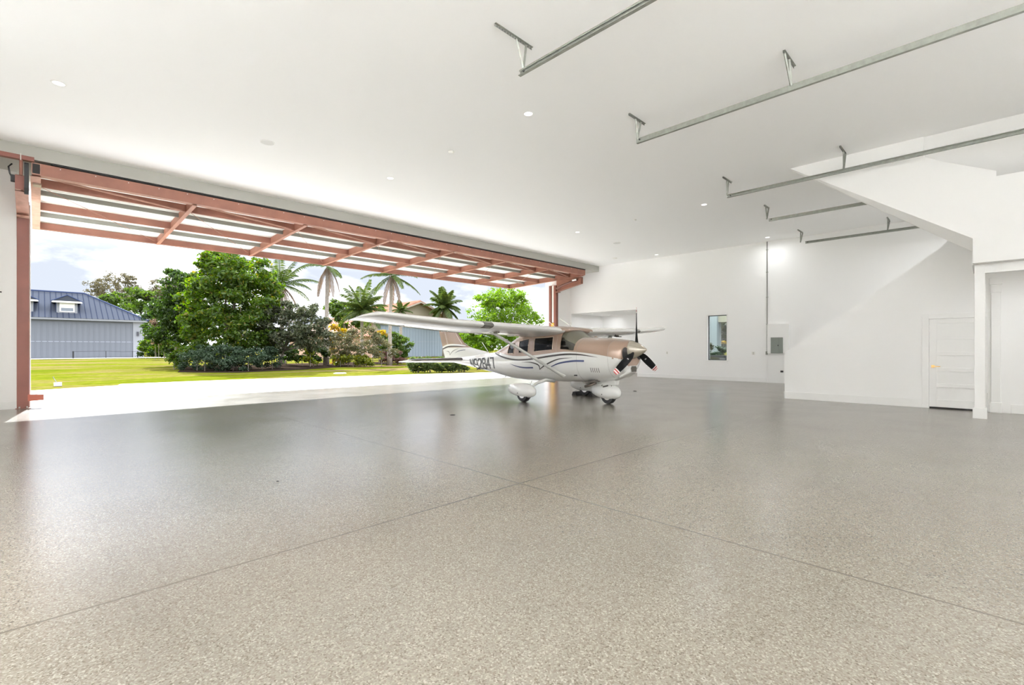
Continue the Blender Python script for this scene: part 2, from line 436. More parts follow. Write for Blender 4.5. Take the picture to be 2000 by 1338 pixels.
# built as three convex pieces round the doorway
sw.prism([(-3.90, 0), (-0.93, 0), (-0.93, 3.49), (-3.90, 1.26)], 'y', SY, SY + 0.13)
sw.prism([(-0.93, 2.04), (0.02, 2.04), (0.02, 4.35), (-0.12, 4.35), (-0.75, 3.62), (-0.93, 3.49)], 'y', SY, SY + 0.13)
sw.box(0.02, SY, 0, X_BACK, SY + 0.13, 4.35)
struct(sw, 'wall_stair', WALL)
b = MB(); b.box(-3.915, SY - 0.018, 0, -1.05, SY, 0.19); b.box(-3.918, SY - 0.018, 0, -3.90, SY + 0.13, 0.19); b.box(0.36, SY - 0.018, 0, X_BACK, SY, 0.19)
struct(b, 'baseboard_stair', TRIM, bevel=0.004)
b = MB(); b.box(-1.05, SY - 0.022, 0, -0.93, SY, 2.15); b.box(-0.93, SY - 0.022, 2.04, 0.02, SY, 2.15); b.box(0.02, SY - 0.022, 0, 0.07, SY, 2.15)
struct(b, 'trim_1', TRIM, bevel=0.004)
d = thing('door_1', (-0.455, SY + 0.03, 0), 'white five panel shaker door with a brass lever under the stair', 'door'); d['kind'] = 'structure'
dl = MB(); dx0, dx1, dzb, dzt, dy = -0.925, 0.015, 0.035, 2.03, SY + 0.02
dl.box(dx0, dy + 0.02, dzb, dx1, dy + 0.045, dzt)
st = 0.125
dl.box(dx0, dy, dzb, dx0 + st, dy + 0.02, dzt).box(dx1 - st, dy, dzb, dx1, dy + 0.02, dzt)
rails = [dzb, dzb + 0.16]
nP = 5; rw = 0.085; topw = 0.10
ph = (dzt - topw - (dzb + 0.17) - 4 * rw) / nP
dl.box(dx0 + st, dy, dzb, dx1 - st, dy + 0.02, dzb + 0.17)
z = dzb + 0.17
for i in range(nP):
    z += ph
    dl.box(dx0 + st, dy, z, dx1 - st, dy + 0.02, z + (rw if i < nP - 1 else topw)); z += rw
dl.build('door_leaf', TRIM, d, bevel=0.003)
h = MB(); h.tube([(-0.865, dy - 0.004, 0.955), (-0.865, dy - 0.05, 0.955)], 0.014, 10); h.box(-0.875, dy - 0.062, 0.945, -0.735, dy - 0.046, 0.965); h.box(-0.893, dy - 0.008, 0.925, -0.837, dy, 0.985)
h.build('lever_handle', BRASS, d, bevel=0.002)
MB().box(dx0, dy - 0.0, 0.0, dx1, dy + 0.06, 0.034).build('threshold_gap', DARK, d)  # dark block standing in for the shade under the door leaf
# pilaster at the right of the door
p = MB(); p.box(0.07, SY - 0.09, 0, 0.215, SY, 2.62); p.box(0.055, SY - 0.11, 0, 0.232, SY, 0.22); p.box(0.06, SY - 0.10, 2.55, 0.225, SY, 2.72); p.box(0.045, SY - 0.13, 2.72, 0.24, SY, 2.86)
struct(p, 'trim_2', TRIM, bevel=0.006)
# post
CY = 12.93
p = MB(); p.box(-0.165, CY, 0.0, -0.015, CY + 0.15, 2.99); p.box(-0.19, CY - 0.022, 0.0, 0.012, CY + 0.17, 0.21)
struct(p, 'trim_3', TRIM, bevel=0.004)
# upper floor: beam trim, slab and sloping bulkhead
struct(MB().box(-0.165, CY + 0.001, 2.82, X_BACK, CY + 0.14, 2.995), 'trim_4', TRIM, bevel=0.004)
struct(MB().box(-0.20, CY + 0.02, 2.995, X_BACK, SY, 3.26), 'ceiling_upper_floor', CEIL)
BY = 12.65
A = (-3.30, CZ)
bk = MB()
front = [A, (-0.90, CZ), (-0.90, 5.24), (-0.62, 5.06), (0.13, 4.68), (0.13, 4.58), (X_BACK, 4.58), (X_BACK, 2.995), (-0.185, 2.995), (-0.185, 3.47)]
n = len(front)
yb = BY + 0.27
back = list(front); back[-1] = (-0.185, 3.255)
vs = [(x, BY, z) for x, z in front] + [(x, yb, z) for x, z in back]
bk.add(vs, [tuple(range(n)), tuple(range(2 * n - 1, n - 1, -1))] + [(i + n, (i + 1) % n + n, (i + 1) % n, i) for i in range(n)])
struct(bk, 'wall_upper_floor', WALL)
sl_ = MB(); sl_.prism([(BY + 0.03, CZ), (BY + 1.15, 4.25), (BY + 1.27, 4.25), (BY + 0.30, CZ)], 'x', -0.9, X_BACK)
struct(sl_, 'wall_upper_recess', WALL)

# ================================================================== HANGAR DOOR (canopy leaf swung up and out)
XI, XO = -14.25, -19.62
def lz(x): return 5.03 + (4.85 - 5.03) * (x - XI) / (XO - XI)      # underside of the leaf frame
YL, YR = -0.09, 19.46
RIBS = [-0.03, 2.84, 5.65, 8.44, 11.18, 13.95, 16.75, 19.37]
door = thing('hangar_door', (-16.9, 9.6, 5.0), 'open overhead hangar door, red oxide steel frame raised over the doorway', 'hangar door')
q = MB(); q.box(XI - 0.20, YL, 5.05, XI, YR, 5.30)
q.build('inner_chord', OXIDE, door, bevel=0.006)
q = MB(); q.box(XO, YL, lz(XO), XO + 0.05, YR, lz(XO) + 0.21); q.box(XO, YL, lz(XO), XO + 0.12, YR, lz(XO) + 0.012)
q.build('outer_chord', OXIDE, door)
# girts between the chords
for x, mm, dep, nm in ((-15.18, OXIDE, 0.19, 'main_girt'), (-16.15, GIRT, 0.11, 'light_girt'), (-17.30, OXIDE, 0.19, 'main_girt'), (-18.38, GIRT, 0.11, 'light_girt')):
    zb = lz(x) + 0.22 - dep
    g = MB(); g.box(x - 0.012, YL, zb, x + 0.012, YR, zb + dep); g.box(x - 0.06, YL, zb, x, YR, zb + 0.01)
    g.build(nm, mm, door)
# ribs (tapered plate with a pale bottom flange)
for i, y in enumerate(RIBS):
    wdt = 0.10 if 0 < i < len(RIBS) - 1 else 0.16
    e = MB(); zi, zo = lz(XI - 0.2), lz(XO)
    e.prism([(XI - 0.2, zi + 0.0), (XI - 0.2, zi + 0.24), (XO, zo + 0.22), (XO, zo - 0.01)], 'y', y - 0.02, y + 0.02)
    e.prism([(XI - 0.05, zi - 0.008), (XI - 0.05, zi + 0.006), (XO, zo + 0.004), (XO, zo - 0.012)], 'y', y - wdt / 2, y + wdt / 2)
    e.build('rib', OXIDE_P if i == 0 else OXIDE, door)
# diagonal pipes and rods
for i in range(len(RIBS) - 1):
    ya, yb_ = RIBS[i], RIBS[i + 1]
    MB().tube([(XI - 0.25, ya + 0.12, lz(XI) + 0.06), (-15.2, yb_ - 0.06, lz(-15.2) + 0.05)], 0.022, 6).build('brace_pipe', OXIDE_P, door)
    MB().tube([(-15.25, ya + 0.1, lz(-15) + 0.03), (XO + 0.2, yb_ - 0.1, lz(XO) + 0.06)], 0.007, 5).build('tie_rod', OXIDE, door)
sk = MB()
sk.prism([(XI - 0.18, lz(XI) + 0.25), (XI - 0.18, lz(XI) + 0.28), (XO - 0.03, lz(XO) + 0.25), (XO - 0.03, lz(XO) + 0.22)], 'y', YL, YR)
sk.build('skin_sheet', SKIN, door)
for k in range(34):
    y = 0.35 + k * 0.58
    MB().lathe([(0.011, 0), (0.011, 0.012)], 6, M=Matrix.Translation((XI + 0.0, y, 5.255)) @ Matrix.Rotation(PI / 2, 4, 'Y')).build('bolt', CHROME, door)
MB().box(XI - 0.205, YL - 0.002, 5.055, XI + 0.004, YL + 0.14, 5.295).build('chord_end_cap', OXIDE_P, door)
MB().box(XI + 0.004, YL + 0.012, 5.075, XI + 0.010, YL + 0.125, 5.275).build('chord_end_hole', DARK, door)  # black plate standing in for the shade inside the open chord end
MB().box(XI - 0.5, YL + 0.02, lz(-14.6) - 0.06, XI - 0.72, YL + 0.15, lz(-14.6) - 0.01).build('hinge_pad', mat('worn_steel', (0.34, 0.27, 0.21), 0.45, metal=0.4), door)
MB().box(XI - 0.10, 0.2, 5.315, XI + 0.012, YR, 5.345).build('weather_strip', DARK, door)

# track tube along the header foot, left of the leaf, with its pivot stub
tb = thing('pivot_tube', (XI - 0.06, -0.9, 5.34), 'short red oxide tube along the header foot at the top left doorway corner', 'steel tube')
MB().box(XI - 0.09, Y_NEAR, 5.31, XI + 0.03, -0.05, 5.40).build('tube', OXIDE_D, tb)
MB().tube([(XI - 0.03, -0.245, 5.33), (XI - 0.03, -0.245, 4.99)], 0.028, 10).build('pivot_stub', OXIDE, tb)
MB().tube([(XI + 0.035, -0.25, 5.43), (XI + 0.035, -0.25, 5.29)], 0.008, 6).build('pivot_pin', PLATE, tb)

# door columns with their tapered bracket arms
def column(y0, y1, xf, xb, inner, label, left):
    yc = (y0 + y1) / 2
    t = thing('door_column', ((xf + xb) / 2, yc, 0), label, 'steel column', 'columns at the ends of the hangar door')
    if left:
        MB().box(xb, y0, 0, xf, y1, 4.72).build('shaft', OXIDE_D, t, bevel=0.004)
    else:
        s_ = MB(); s_.box(xb, y0, 0, xb + 0.16, y1, 4.72); s_.box(xb + 0.33, y0, 0, xf, y1, 4.72); s_.box(xb, y1 - 0.05, 0, xf, y1, 4.72)
        s_.build('shaft', OXIDE_D, t)
        MB().box(xb + 0.19, y0 + 0.03, 2.75, xb + 0.30, y0 + 0.09, 4.7).build('jamb_strip', PLATE, t)
        MB().box(xb + 0.17, y0 - 0.02, 0.0, xb + 0.36, y0 + 0.08, 2.72).build('hose_guard', YELLOW, t)
    ar = MB()
    prof = [(inner, 4.66), (inner, 4.99), (xf - 0.02, 4.99), (xf - 0.02, 4.36), (xf + 0.02, 4.36)]
    ar.prism(prof, 'y', y0 + 0.09, y1 - 0.09)                         # web
    ar.prism([(inner, 4.66), (inner, 4.675), (xf, 4.375), (xf, 4.36)], 'y', y0, y1)     # bottom flange
    ar.box(inner, y0, 4.66, inner + 0.03 if inner < xf else inner - 0.03, y1, 4.99)     # end plate
    ar.box(xf - 0.02, y0, 4.975, inner, y1, 4.99)
    ar.box(xf - 0.02, y0, 4.33, xf + 0.18, y1, 4.362)
    a_ = ar.build('bracket_arm', OXIDE_P if left else OXIDE, t)
    return t
c = column(-0.335, -0.135, -15.49, -15.72, -14.33, 'red oxide steel column at the near left end of the open doorway', True)
MB().box(-14.35, -0.335, 4.70, -14.322, -0.20, 5.0).build('primer_patch', OXIDE_D, c)
ft = MB(); ft.box(-15.55, -0.135, 0.165, -15.49, 0.10, 0.30); ft.box(-15.49, -0.16, 0.16, -15.484, 0.0, 0.31)
ft.build('guide_stop', mat('bright_oxide', (0.50, 0.13, 0.08), 0.5), c)
for y in (-0.29, -0.17): MB().lathe([(0.014, 0), (0.014, 0.045)], 8, M=Matrix.Translation((-15.455, y, 0))).build('anchor_bolt', CHROME, c)
MB().box(-15.5, -0.355, 0.0, -15.42, -0.10, 0.012).build('base_plate', OXIDE_D, c)
MB().tube([(-14.45, -0.38, 5.24), (-14.42, -0.43, 5.16), (-14.42, -0.41, 5.02), (-14.42, -0.36, 4.9)], 0.014, 8).build('hydraulic_hose', BLACK, c)
MB().box(-14.46, -0.40, 4.86, -14.38, -0.30, 5.0).build('hose_block', BLACK, c)
hs_ = MB(); hs_.prism([(-14.25, 4.74), (-14.25, 5.24), (-14.27, 5.27), (-14.36, 5.28), (-14.36, 4.62), (-14.30, 4.62)], 'y', -0.20, -0.13)
hs_.build('rubber_belt', BLACK, c)
c2 = column(19.40, 19.60, -16.13, -16.60, -14.50, 'red oxide steel column at the far end of the doorway behind the airplane wing', False)
cy = MB(); cy.tube([(-14.7, 19.385, 4.86), (-15.15, 19.385, 4.78), (-15.7, 19.385, 4.66), (-16.05, 19.385, 4.52)], [0.045, 0.05, 0.06, 0.07], 10)
cy.build('hydraulic_cylinder', mat('hydraulic_dark', (0.16, 0.07, 0.05), 0.5), c2, smooth=True)
MB().tube([(-14.72, 19.36, 4.88), (-14.98, 19.36, 4.86)], 0.055, 10).build('cylinder_head', CHROME, c2)
# jamb sheet beside the near column
struct(MB().box(-16.3, -0.15, 0, -15.73, -0.118, 4.7), 'trim_5', WALL)

# ================================================================== OVERHEAD DOOR TRACKS
def c_profile(flip):
    # a rolled track: web with curled lips, about 75 mm deep, in (y, z)
    s_ = -1 if flip else 1
    return [(0, 0), (0, 0.085), (s_ * 0.028, 0.085), (s_ * 0.034, 0.070), (s_ * 0.026, 0.060), (s_ * 0.026, 0.074), (s_ * 0.006, 0.078), (s_ * 0.006, 0.012), (s_ * 0.045, 0.010), (s_ * 0.05, 0.0)]
def track(y, zb, flip, hangers, label, x0=-4.62, x1=3.2):
    t = thing('door_track', (x0, y, zb), label, 'door track', 'overhead garage door tracks under the ceiling')
    r = MB(); r.prism([(y + a_, zb + b_) for a_, b_ in c_profile(flip)], 'x', x0, x1); r.build('rail', GALV, t)
    e = MB(); e.box(x0 - 0.06, y - 0.005, zb - 0.01, x0 + 0.06, y + 0.012, zb + 0.005)
    for x, ya, yb_, kind in hangers:
        mb = MB()
        # perforated angle on the ceiling
        mb.box(x - 0.016, ya, CZ - 0.005, x + 0.016, yb_, CZ); mb.box(x - 0.016, ya, CZ - 0.034, x - 0.012, yb_, CZ)
        nh = int((yb_ - ya) / 0.05)
        ho = mb
        for k in range(nh):
            yk = ya + 0.03 + k * 0.05
            ho.box(x - 0.0168, yk, CZ - 0.026, x - 0.0120, yk + 0.022, CZ - 0.013, 1)
        mb.build('ceiling_angle', [GALV, DARK], t)
        s1 = MB(); top = (x, ya + (yb_ - ya) * kind[0], CZ - 0.03); bot = (x, y, zb + 0.07)
        s1.tube([top, bot], 0.016, 4); s1.build('strap', GALV, t)
        s2 = MB(); top = (x, ya + (yb_ - ya) * kind[1], CZ - 0.03)
        s2.tube([top, (x, y - 0.005, zb + 0.09)], 0.022, 4); s2.build('strap', GALV, t)
    MB().lathe([(0.014, 0), (0.014, 0.02)], 8, M=Matrix.Translation((x0 + 0.07, y, zb + 0.05)) @ Matrix.Rotation(PI / 2, 4, 'X')).build('bolt', DARK, t)
    return t
track(4.79, 5.17, True, [(-4.56, 4.25, 4.97, (0.55, 0.82)), (-2.05, 4.45, 4.97, (0.4, 0.8))], 'galvanised overhead track closest to the camera, running off the top edge')
track(7.90, 5.19, False, [(-4.59, 7.60, 8.17, (0.38, 0.72)), (-2.05, 7.56, 8.11, (0.05, 0.45))], 'second galvanised overhead track from the camera, long rail with two hanger brackets')
track(12.32, 5.16, True, [(-4.63, 12.05, 12.63, (0.4, 0.6)), (-2.18, 11.96, 12.53, (0.6, 0.9))], 'third galvanised overhead track, crossing in front of the sloping white bulkhead')
track(15.52, 5.18, False, [(-4.67, 15.28, 15.74, (0.3, 0.85))], 'fourth galvanised overhead track, passing behind the sloping white bulkhead')
track(19.62, 5.15, True, [(-4.78, 19.28, 19.93, (0.55, 0.95)), (-2.28, 19.53, 20.07, (0.3, 0.95))], 'farthest galvanised overhead track, hanging closest to the far wall')

# ================================================================== CEILING FITTINGS
LENS = emis('downlight_lens', (1.0, 0.97, 0.92), 0.9)
def lamp(x, y, z, power, r=0.075, spread=170, aim=None):
    l = bpy.data.lights.new('downlight_lamp', 'AREA'); l.shape = 'DISK'; l.size = 2 * r; l.energy = power; l.color = (0.95, 0.975, 1.0)
    l.spread = math.radians(spread)
    o = bpy.data.objects.new('downlight_lamp', l); col.objects.link(o); o.location = (x, y, z)
    if aim: o.rotation_euler = Vector(aim).to_track_quat('-Z', 'Y').to_euler()      # added fill lamps turn toward a wall
    return o
def downlight(x, y, zc, label, power, group, r=0.075, aim=None):
    t = thing('downlight', (x, y, zc), label, 'downlight', group)
    M = Matrix.Translation((x, y, zc - 0.006))
    ring = MB()
    n = 28; vs = []; fs = []
    for k in range(n):
        a = 2 * PI * k / n; c_, s_ = math.cos(a), math.sin(a)
        vs += [((r + 0.025) * c_, (r + 0.025) * s_, 0.006), ((r + 0.02) * c_, (r + 0.02) * s_, 0.0), (r * c_, r * s_, 0.001)]
    for k in range(n):
        j = (k + 1) % n
        fs += [(3 * k, 3 * j, 3 * j + 1, 3 * k + 1), (3 * k + 1, 3 * j + 1, 3 * j + 2, 3 * k + 2)]
    ring.add(vs, fs, 0, M); ring.build('trim_ring', TRIM, t)
    MB().lathe([(r, 0), (r, 0.003)], n, M=Matrix.Translation((x, y, zc - 0.0055))).build('lens', LENS, t)
    if power > 0:
        lo = lamp(x, y, zc - 0.012, power, r, 130 if aim else 170, aim)
        lo.parent = t; lo.location = (0, 0, -0.02)
    return t
GRID = [(-10.58, 0.24, 'ceiling downlight nearest the top left corner of the photo, over the doorway end'),
        (-10.58, 6.26, 'ceiling downlight above the doorway middle, left of the two round white sensor caps'),
        (-10.62, 14.02, 'ceiling downlight near the inner end of the open hangar door, above the airplane'),
        (-10.62, 19.92, 'ceiling downlight close to the far wall above the side room opening'),
        (-5.9, 6.32, 'large bright ceiling downlight at the top middle between the first two tracks'),
        (-5.93, 14.0, 'ceiling downlight left of the third track hanger'),
        (-5.95, 19.84, 'ceiling downlight directly above the grey conduit on the far wall'),
        (-8.2, -1.1, 'added unseen fill lamp washing the near wall, beyond the left edge of the frame'),
        (-5.2, -1.1, 'added unseen fill lamp washing the near wall, left of the camera'),
        (-2.2, -1.1, 'added unseen fill lamp washing the near wall, just behind the camera'),
        (0.8, -1.1, 'added unseen fill lamp washing the near wall, right behind the camera'),
        (3.2, 0.24, 'added unseen fill lamp washing the back wall in the corner behind the camera'),
        (3.2, 4.0, 'added unseen fill lamp washing the back wall by the first overhead track'),
        (0.9, 17.3, 'added hidden fill lamp over the stairwell behind the white bulkhead'),  # added lamp to brighten the far wall, hidden by the bulkhead
        (3.2, 8.4, 'added unseen fill lamp washing the back wall between the second and third overhead track'),
        ]
for x, y, lb in GRID:
    wash = (0.9, 0, -0.75) if x > 3 else (0, -0.9, -0.75) if y < -1 else None  # off-frame entries are added fill lamps aimed at the unseen walls
    downlight(x, y, CZ, lb, FILL_W * (0.5 if y > 8 else 1.0) * (0.12 if x < -8 else 0.6 if x < -5 else 1.25) if wash else 75.0 if 'stairwell' in lb else LAMP_W * (6.0 if y > 10 and x > -8 else 1.0), 'recessed downlights in the hangar ceiling', aim=wash)
downlight(1.6, 13.75, 2.995, 'added unseen fill lamp under the upper floor beside the white post, right of the frame', 5.0, 'recessed downlights in the hangar ceiling')  # added out of view to brighten the space below the upper floor
def find_alcove(u, v):
    dd = FPX * (AZ - EYE) / (HZ - v); return at(u, dd)
for (u, v), lb in zip(((1157, 612.5), (1189, 615.2), (1227.5, 608)), ('left downlight in the side room ceiling behind the airplane', 'middle downlight in the side room ceiling, the deepest of three', 'right downlight in the side room ceiling, left of the propeller tip')):
    x, y = find_alcove(u, v); downlight(x, min(y, 23.4), AZ, lb, 2.5, 'recessed downlights in the side room', 0.07)
for x, y, r, lb in ((-10.55, 3.37, 0.14, 'flush round speaker grille in the ceiling, the large pale disc at left'), (-10.59, 16.6, 0.16, 'flush round speaker grille in the ceiling near the far end of the hangar door')):
    t = thing('ceiling_speaker', (x, y, CZ), lb, 'speaker', 'ceiling speakers')
    MB().lathe([(r, 0), (r * 0.985, -0.006), (r * 0.9, -0.008)], 32, M=Matrix.Translation((x, y, CZ))).build('rim', TRIM, t)
    MB().lathe([(r * 0.9, -0.0085), (r * 0.9, -0.0095)], 32, M=Matrix.Translation((x, y, CZ))).build('grille', mat('speaker_grille', (0.74, 0.74, 0.72), 0.7), t)
for x, y, r, lb in ((-8.22, 6.35, 0.06, 'small round smoke detector on the ceiling above the airplane wing'), (-8.24, 14.01, 0.05, 'small round smoke detector on the ceiling between two downlights at the far end'), (-12.4, 19.28, 0.10, 'round white smoke detector on the ceiling beside the top of the far wall')):
    t = thing('smoke_detector', (x, y, CZ), lb, 'smoke detector', 'smoke detectors on the ceiling')
    MB().lathe([(r * 0.9, 0), (r, -0.004), (r, -0.018), (r * 0.8, -0.03)], 24, M=Matrix.Translation((x, y, CZ))).build('housing', PLATE, t, smooth=False)
    MB().lathe([(r * 0.55, -0.03), (r * 0.5, -0.04)], 20, M=Matrix.Translation((x, y, CZ))).build('sensor_cap', TRIM, t)

# ================================================================== FAR WALL EQUIPMENT
e = thing('electrical_panel', (-5.82, Y_FAR, 0), 'white boxed electrical riser with a grey breaker panel on the far wall', 'electrical panel')
MB().box(-6.16, Y_FAR - 0.13, 1.18, -5.42, Y_FAR, 2.34).build('enclosure', TRIM, e, bevel=0.006)
MB().box(-6.16, Y_FAR - 0.045, 0, -5.42, Y_FAR, 1.18).build('riser_board', TRIM, e, bevel=0.004)
pd = MB().box(-6.03, Y_FAR - 0.155, 1.07 + 0.11, -5.60, Y_FAR - 0.13, 1.80).build('breaker_panel', PANEL, e, bevel=0.004)
MB().box(-5.995, Y_FAR - 0.165, 1.21, -5.74, Y_FAR - 0.154, 1.77).build('panel_door', PANEL, pd, bevel=0.003)
MB().box(-5.78, Y_FAR - 0.175, 1.46, -5.75, Y_FAR - 0.164, 1.51).build('latch', BLACK, pd)
t = thing('conduit', (-6.19, Y_FAR - 0.02, 1.2), 'thin grey electrical conduit rising up the far wall to the ceiling', 'conduit')
MB().tube([(-6.2, Y_FAR - 0.022, 2.30), (-6.2, Y_FAR - 0.022, CZ)], 0.019, 10).build('pipe', mat('conduit_grey', (0.22, 0.21, 0.19), 0.4, metal=0.6), t)
for z in (2.32, 3.4, 4.4, 5.3):
    MB().box(-6.235, Y_FAR - 0.045, z, -6.165, Y_FAR, z + 0.03).build('clamp', GALV, t)
MB().tube([(-6.215, Y_FAR - 0.015, 1.25), (-6.215, Y_FAR - 0.015, 2.3)], 0.009, 6).build('thin_pipe', GALV, t)
MB().box(-6.25, Y_FAR - 0.04, 1.12, -6.18, Y_FAR, 1.25).build('junction_box', GALV, t)
def plate(x, z, label, dark=False, wd=0.075, hh=0.12, name='wall_outlet', cat='outlet'):
    t = thing(name, (x, Y_FAR, z), label, cat)
    MB().box(x - wd / 2, Y_FAR - 0.008, z - hh / 2, x + wd / 2, Y_FAR, z + hh / 2).build('cover_plate', PLATE, t, bevel=0.002)
    k = MB(); k.box(x - 0.016, Y_FAR - 0.012, z + 0.01, x + 0.016, Y_FAR - 0.008, z + 0.04); k.box(x - 0.016, Y_FAR - 0.012, z - 0.04, x + 0.016, Y_FAR - 0.008, z - 0.01)
    k.build('socket', BLACK if dark else mat('socket_grey', (0.35, 0.34, 0.31), 0.5), t)
plate(-10.47, 1.17, 'white wall outlet on the far wall right of the propeller')
plate(-6.72, 1.17, 'white double wall plate beside the electrical panel', wd=0.12)
t = plate(-11.62, 1.2, 'white wall outlet on the far wall hidden close to the side room opening', wd=0.075)
k = thing('outlet_box', (-5.66, Y_FAR - 0.045, 0.46), 'small black outlet low on the white riser under the breaker panel', 'outlet')
MB().box(-5.71, Y_FAR - 0.062, 0.43, -5.61, Y_FAR - 0.0465, 0.50).build('box', BLACK, k)
t = thing('wall_switch', (-16.08, Y_FAR, 2.3), 'beige control box at the left edge of the side room opening', 'control box')
MB().box(-16.13, Y_FAR - 0.05, 2.18, -16.06, Y_FAR, 2.42).build('housing', mat('beige_plastic', (0.60, 0.57, 0.46), 0.5), t, bevel=0.004)
# wall bolt on the near left wall
MB().lathe([(0.016, 0), (0.016, 0.02), (0.009, 0.03)], 10, M=Matrix.Translation((-15.5, -0.58, 2.62)) @ Matrix.Rotation(PI / 2, 4, 'Y')).build('wall_bolt', BLACK)
tag(bpy.data.objects['wall_bolt'], 'small dark bolt in the white wall left of the doorway', 'bolt')
# floor details
MB().lathe([(0.055, 0), (0.055, 0.004), (0.02, 0.006)], 16, M=Matrix.Translation((*at(884, 1.36 * FPX / 129.5), 0))).build('floor_anchor', DARK)
tag(bpy.data.objects['floor_anchor'], 'dark tie down cap in the floor left of the airplane main wheel', 'floor anchor', 'tie down caps in the floor')
t = MB().lathe([(0.055, 0), (0.055, 0.004), (0.02, 0.006)], 16, M=Matrix.Translation((*at(1240, 1.36 * FPX / 83.0), 0))).build('floor_anchor', DARK)
tag(t, 'dark tie down cap in the floor right of the airplane nose wheel', 'floor anchor', 'tie down caps in the floor')
xd, yd = at(541, 1.36 * FPX / 260.0)
t = MB().tube([(xd - 0.012, yd, 0.005), (xd + 0.004, yd + 0.004, 0.006), (xd + 0.012, yd + 0.016, 0.005)], [0.004, 0.006, 0.003], 6).build('debris', DARK)
tag(t, 'tiny dark scrap lying on the shiny floor at left', 'debris')

# ================================================================== AIRPLANE
PW = mat('aircraft_white', (0.74, 0.74, 0.72), 0.22, coat=0.5)
PT = mat('aircraft_tan', (0.315, 0.215, 0.158), 0.28, metal=0.25, coat=0.6)
PS = mat('spinner_paint', (0.37, 0.335, 0.27), 0.25, metal=0.35, coat=0.5)
PB = mat('stripe_black', (0.03, 0.022, 0.02), 0.35)
PN = mat('stripe_navy', (0.035, 0.05, 0.13), 0.35)
PD = mat('registration_black', (0.03, 0.03, 0.032), 0.4)
SEAT = mat('seat_fabric', (0.07, 0.065, 0.06), 0.8)
LINER = mat('cabin_liner', (0.20, 0.185, 0.16), 0.8)
WGL = glass('aircraft_window', (0.20, 0.20, 0.19), 0.015)
WSG = mat('sunshade_fabric', (0.27, 0.25, 0.20), 0.6)
plane = thing('airplane', (-5.50, 9.88, 0), 'white and tan high wing propeller airplane N92847 parked in the hangar', 'airplane', rz=math.radians(-3.2))

# fuselage stations: s, belly, top, half width, side height, upper roundness, belly/top paint line, roof taper
ST = [
 (0.400, 0.93, 1.50, 0.34, 1.22, 2.4, 1.12, 0.0),
 (0.415, 0.86, 1.53, 0.40, 1.22, 2.5, 1.115, 0.0),
 (0.46, 0.79, 1.555, 0.445, 1.22, 2.6, 1.112, 0.0),
 (0.60, 0.68, 1.58, 0.50, 1.20, 2.7, 1.12, 0.0),
 (0.80, 0.60, 1.605, 0.535, 1.18, 2.8, 1.145, 0.0),
 (1.10, 0.55, 1.625, 0.56, 1.15, 2.9, 1.19, 0.0),
 (1.45, 0.53, 1.64, 0.575, 1.15, 2.9, 1.235, 0.0),
 (1.72, 0.515, 1.65, 0.58, 1.15, 3.0, 1.26, 0.0),
 (1.95, 0.505, 1.79, 0.59, 1.15, 3.6, 1.27, 0.06),
 (2.15, 0.495, 1.91, 0.60, 1.15, 5.0, 1.265, 0.10),
 (2.34, 0.485, 1.945, 0.605, 1.15, 6.0, 1.25, 0.11),
 (2.42, 0.48, 1.95, 0.605, 1.15, 6.0, 1.24, 0.11),
 (2.75, 0.47, 1.955, 0.605, 1.15, 6.0, 1.21, 0.11),
 (3.10, 0.46, 1.95, 0.60, 1.14, 6.0, 1.18, 0.11),
 (3.18, 0.46, 1.945, 0.60, 1.14, 6.0, 1.175, 0.11),
 (3.34, 0.455, 1.93, 0.59, 1.13, 6.0, 1.165, 0.12),
 (3.55, 0.455, 1.90, 0.575, 1.13, 5.8, 1.155, 0.12),
 (3.76, 0.455, 1.85, 0.56, 1.12, 5.5, 1.145, 0.13),
 (3.85, 0.457, 1.82, 0.55, 1.12, 5.2, 1.142, 0.13),
 (4.00, 0.46, 1.765, 0.535, 1.11, 4.8, 1.142, 0.15),
 (4.15, 0.465, 1.705, 0.52, 1.10, 4.4, 1.148, 0.16),
 (4.30, 0.47, 1.64, 0.50, 1.09, 4.0, 1.158, 0.16),
 (4.40, 0.475, 1.60, 0.485, 1.08, 3.8, 1.168, 0.16),
 (4.70, 0.505, 1.47, 0.45, 1.06, 3.2, 1.20, 0.12),
 (4.95, 0.54, 1.36, 0.42, 1.05, 2.8, 1.225, 0.06),
 (5.15, 0.57, 1.28, 0.395, 1.04, 2.5, 1.24, 0.0),
 (5.35, 0.60, 1.25, 0.37, 1.03, 2.3, 1.235, 0.0),
 (5.80, 0.66, 1.205, 0.32, 1.02, 2.2, 1.19, 0.0),
 (6.40, 0.735, 1.145, 0.255, 1.0, 2.2, 1.13, 0.0),
 (7.00, 0.80, 1.09, 0.185, 0.98, 2.2, 1.075, 0.0),
 (7.60, 0.87, 1.045, 0.11, 0.97, 2.2, 1.03, 0.0),
 (8.05, 0.93, 1.02, 0.05, 0.975, 2.2, 1.01, 0.0),
 (8.22, 0.955, 1.01, 0.02, 0.98, 2.2, 1.0, 0.0),
]
SA = np.array(ST)
def sec(s):
    return [float(np.interp(s, SA[:, 0], SA[:, i])) for i in range(1, 8)]
def hwid(s, z):
    zb, zt, wd, zs, q, pl, tp = sec(s)
    if z <= zs:
        t = max(0.0, min(1.0, (zs - z) / (zs - zb))); return wd * max(0.0, 1 - t ** 2.6) ** (1 / 2.2)
    t = max(0.0, min(1.0, (z - zs) / (zt - zs))); return wd * (1 - tp * t) * max(0.0, 1 - t ** q) ** (1 / 2.2)
NL = 9
UP = [0.0, 0.06, 0.13, 0.36, 0.60, 0.66, 0.80, 0.90, 0.955, 0.985, 1.0]
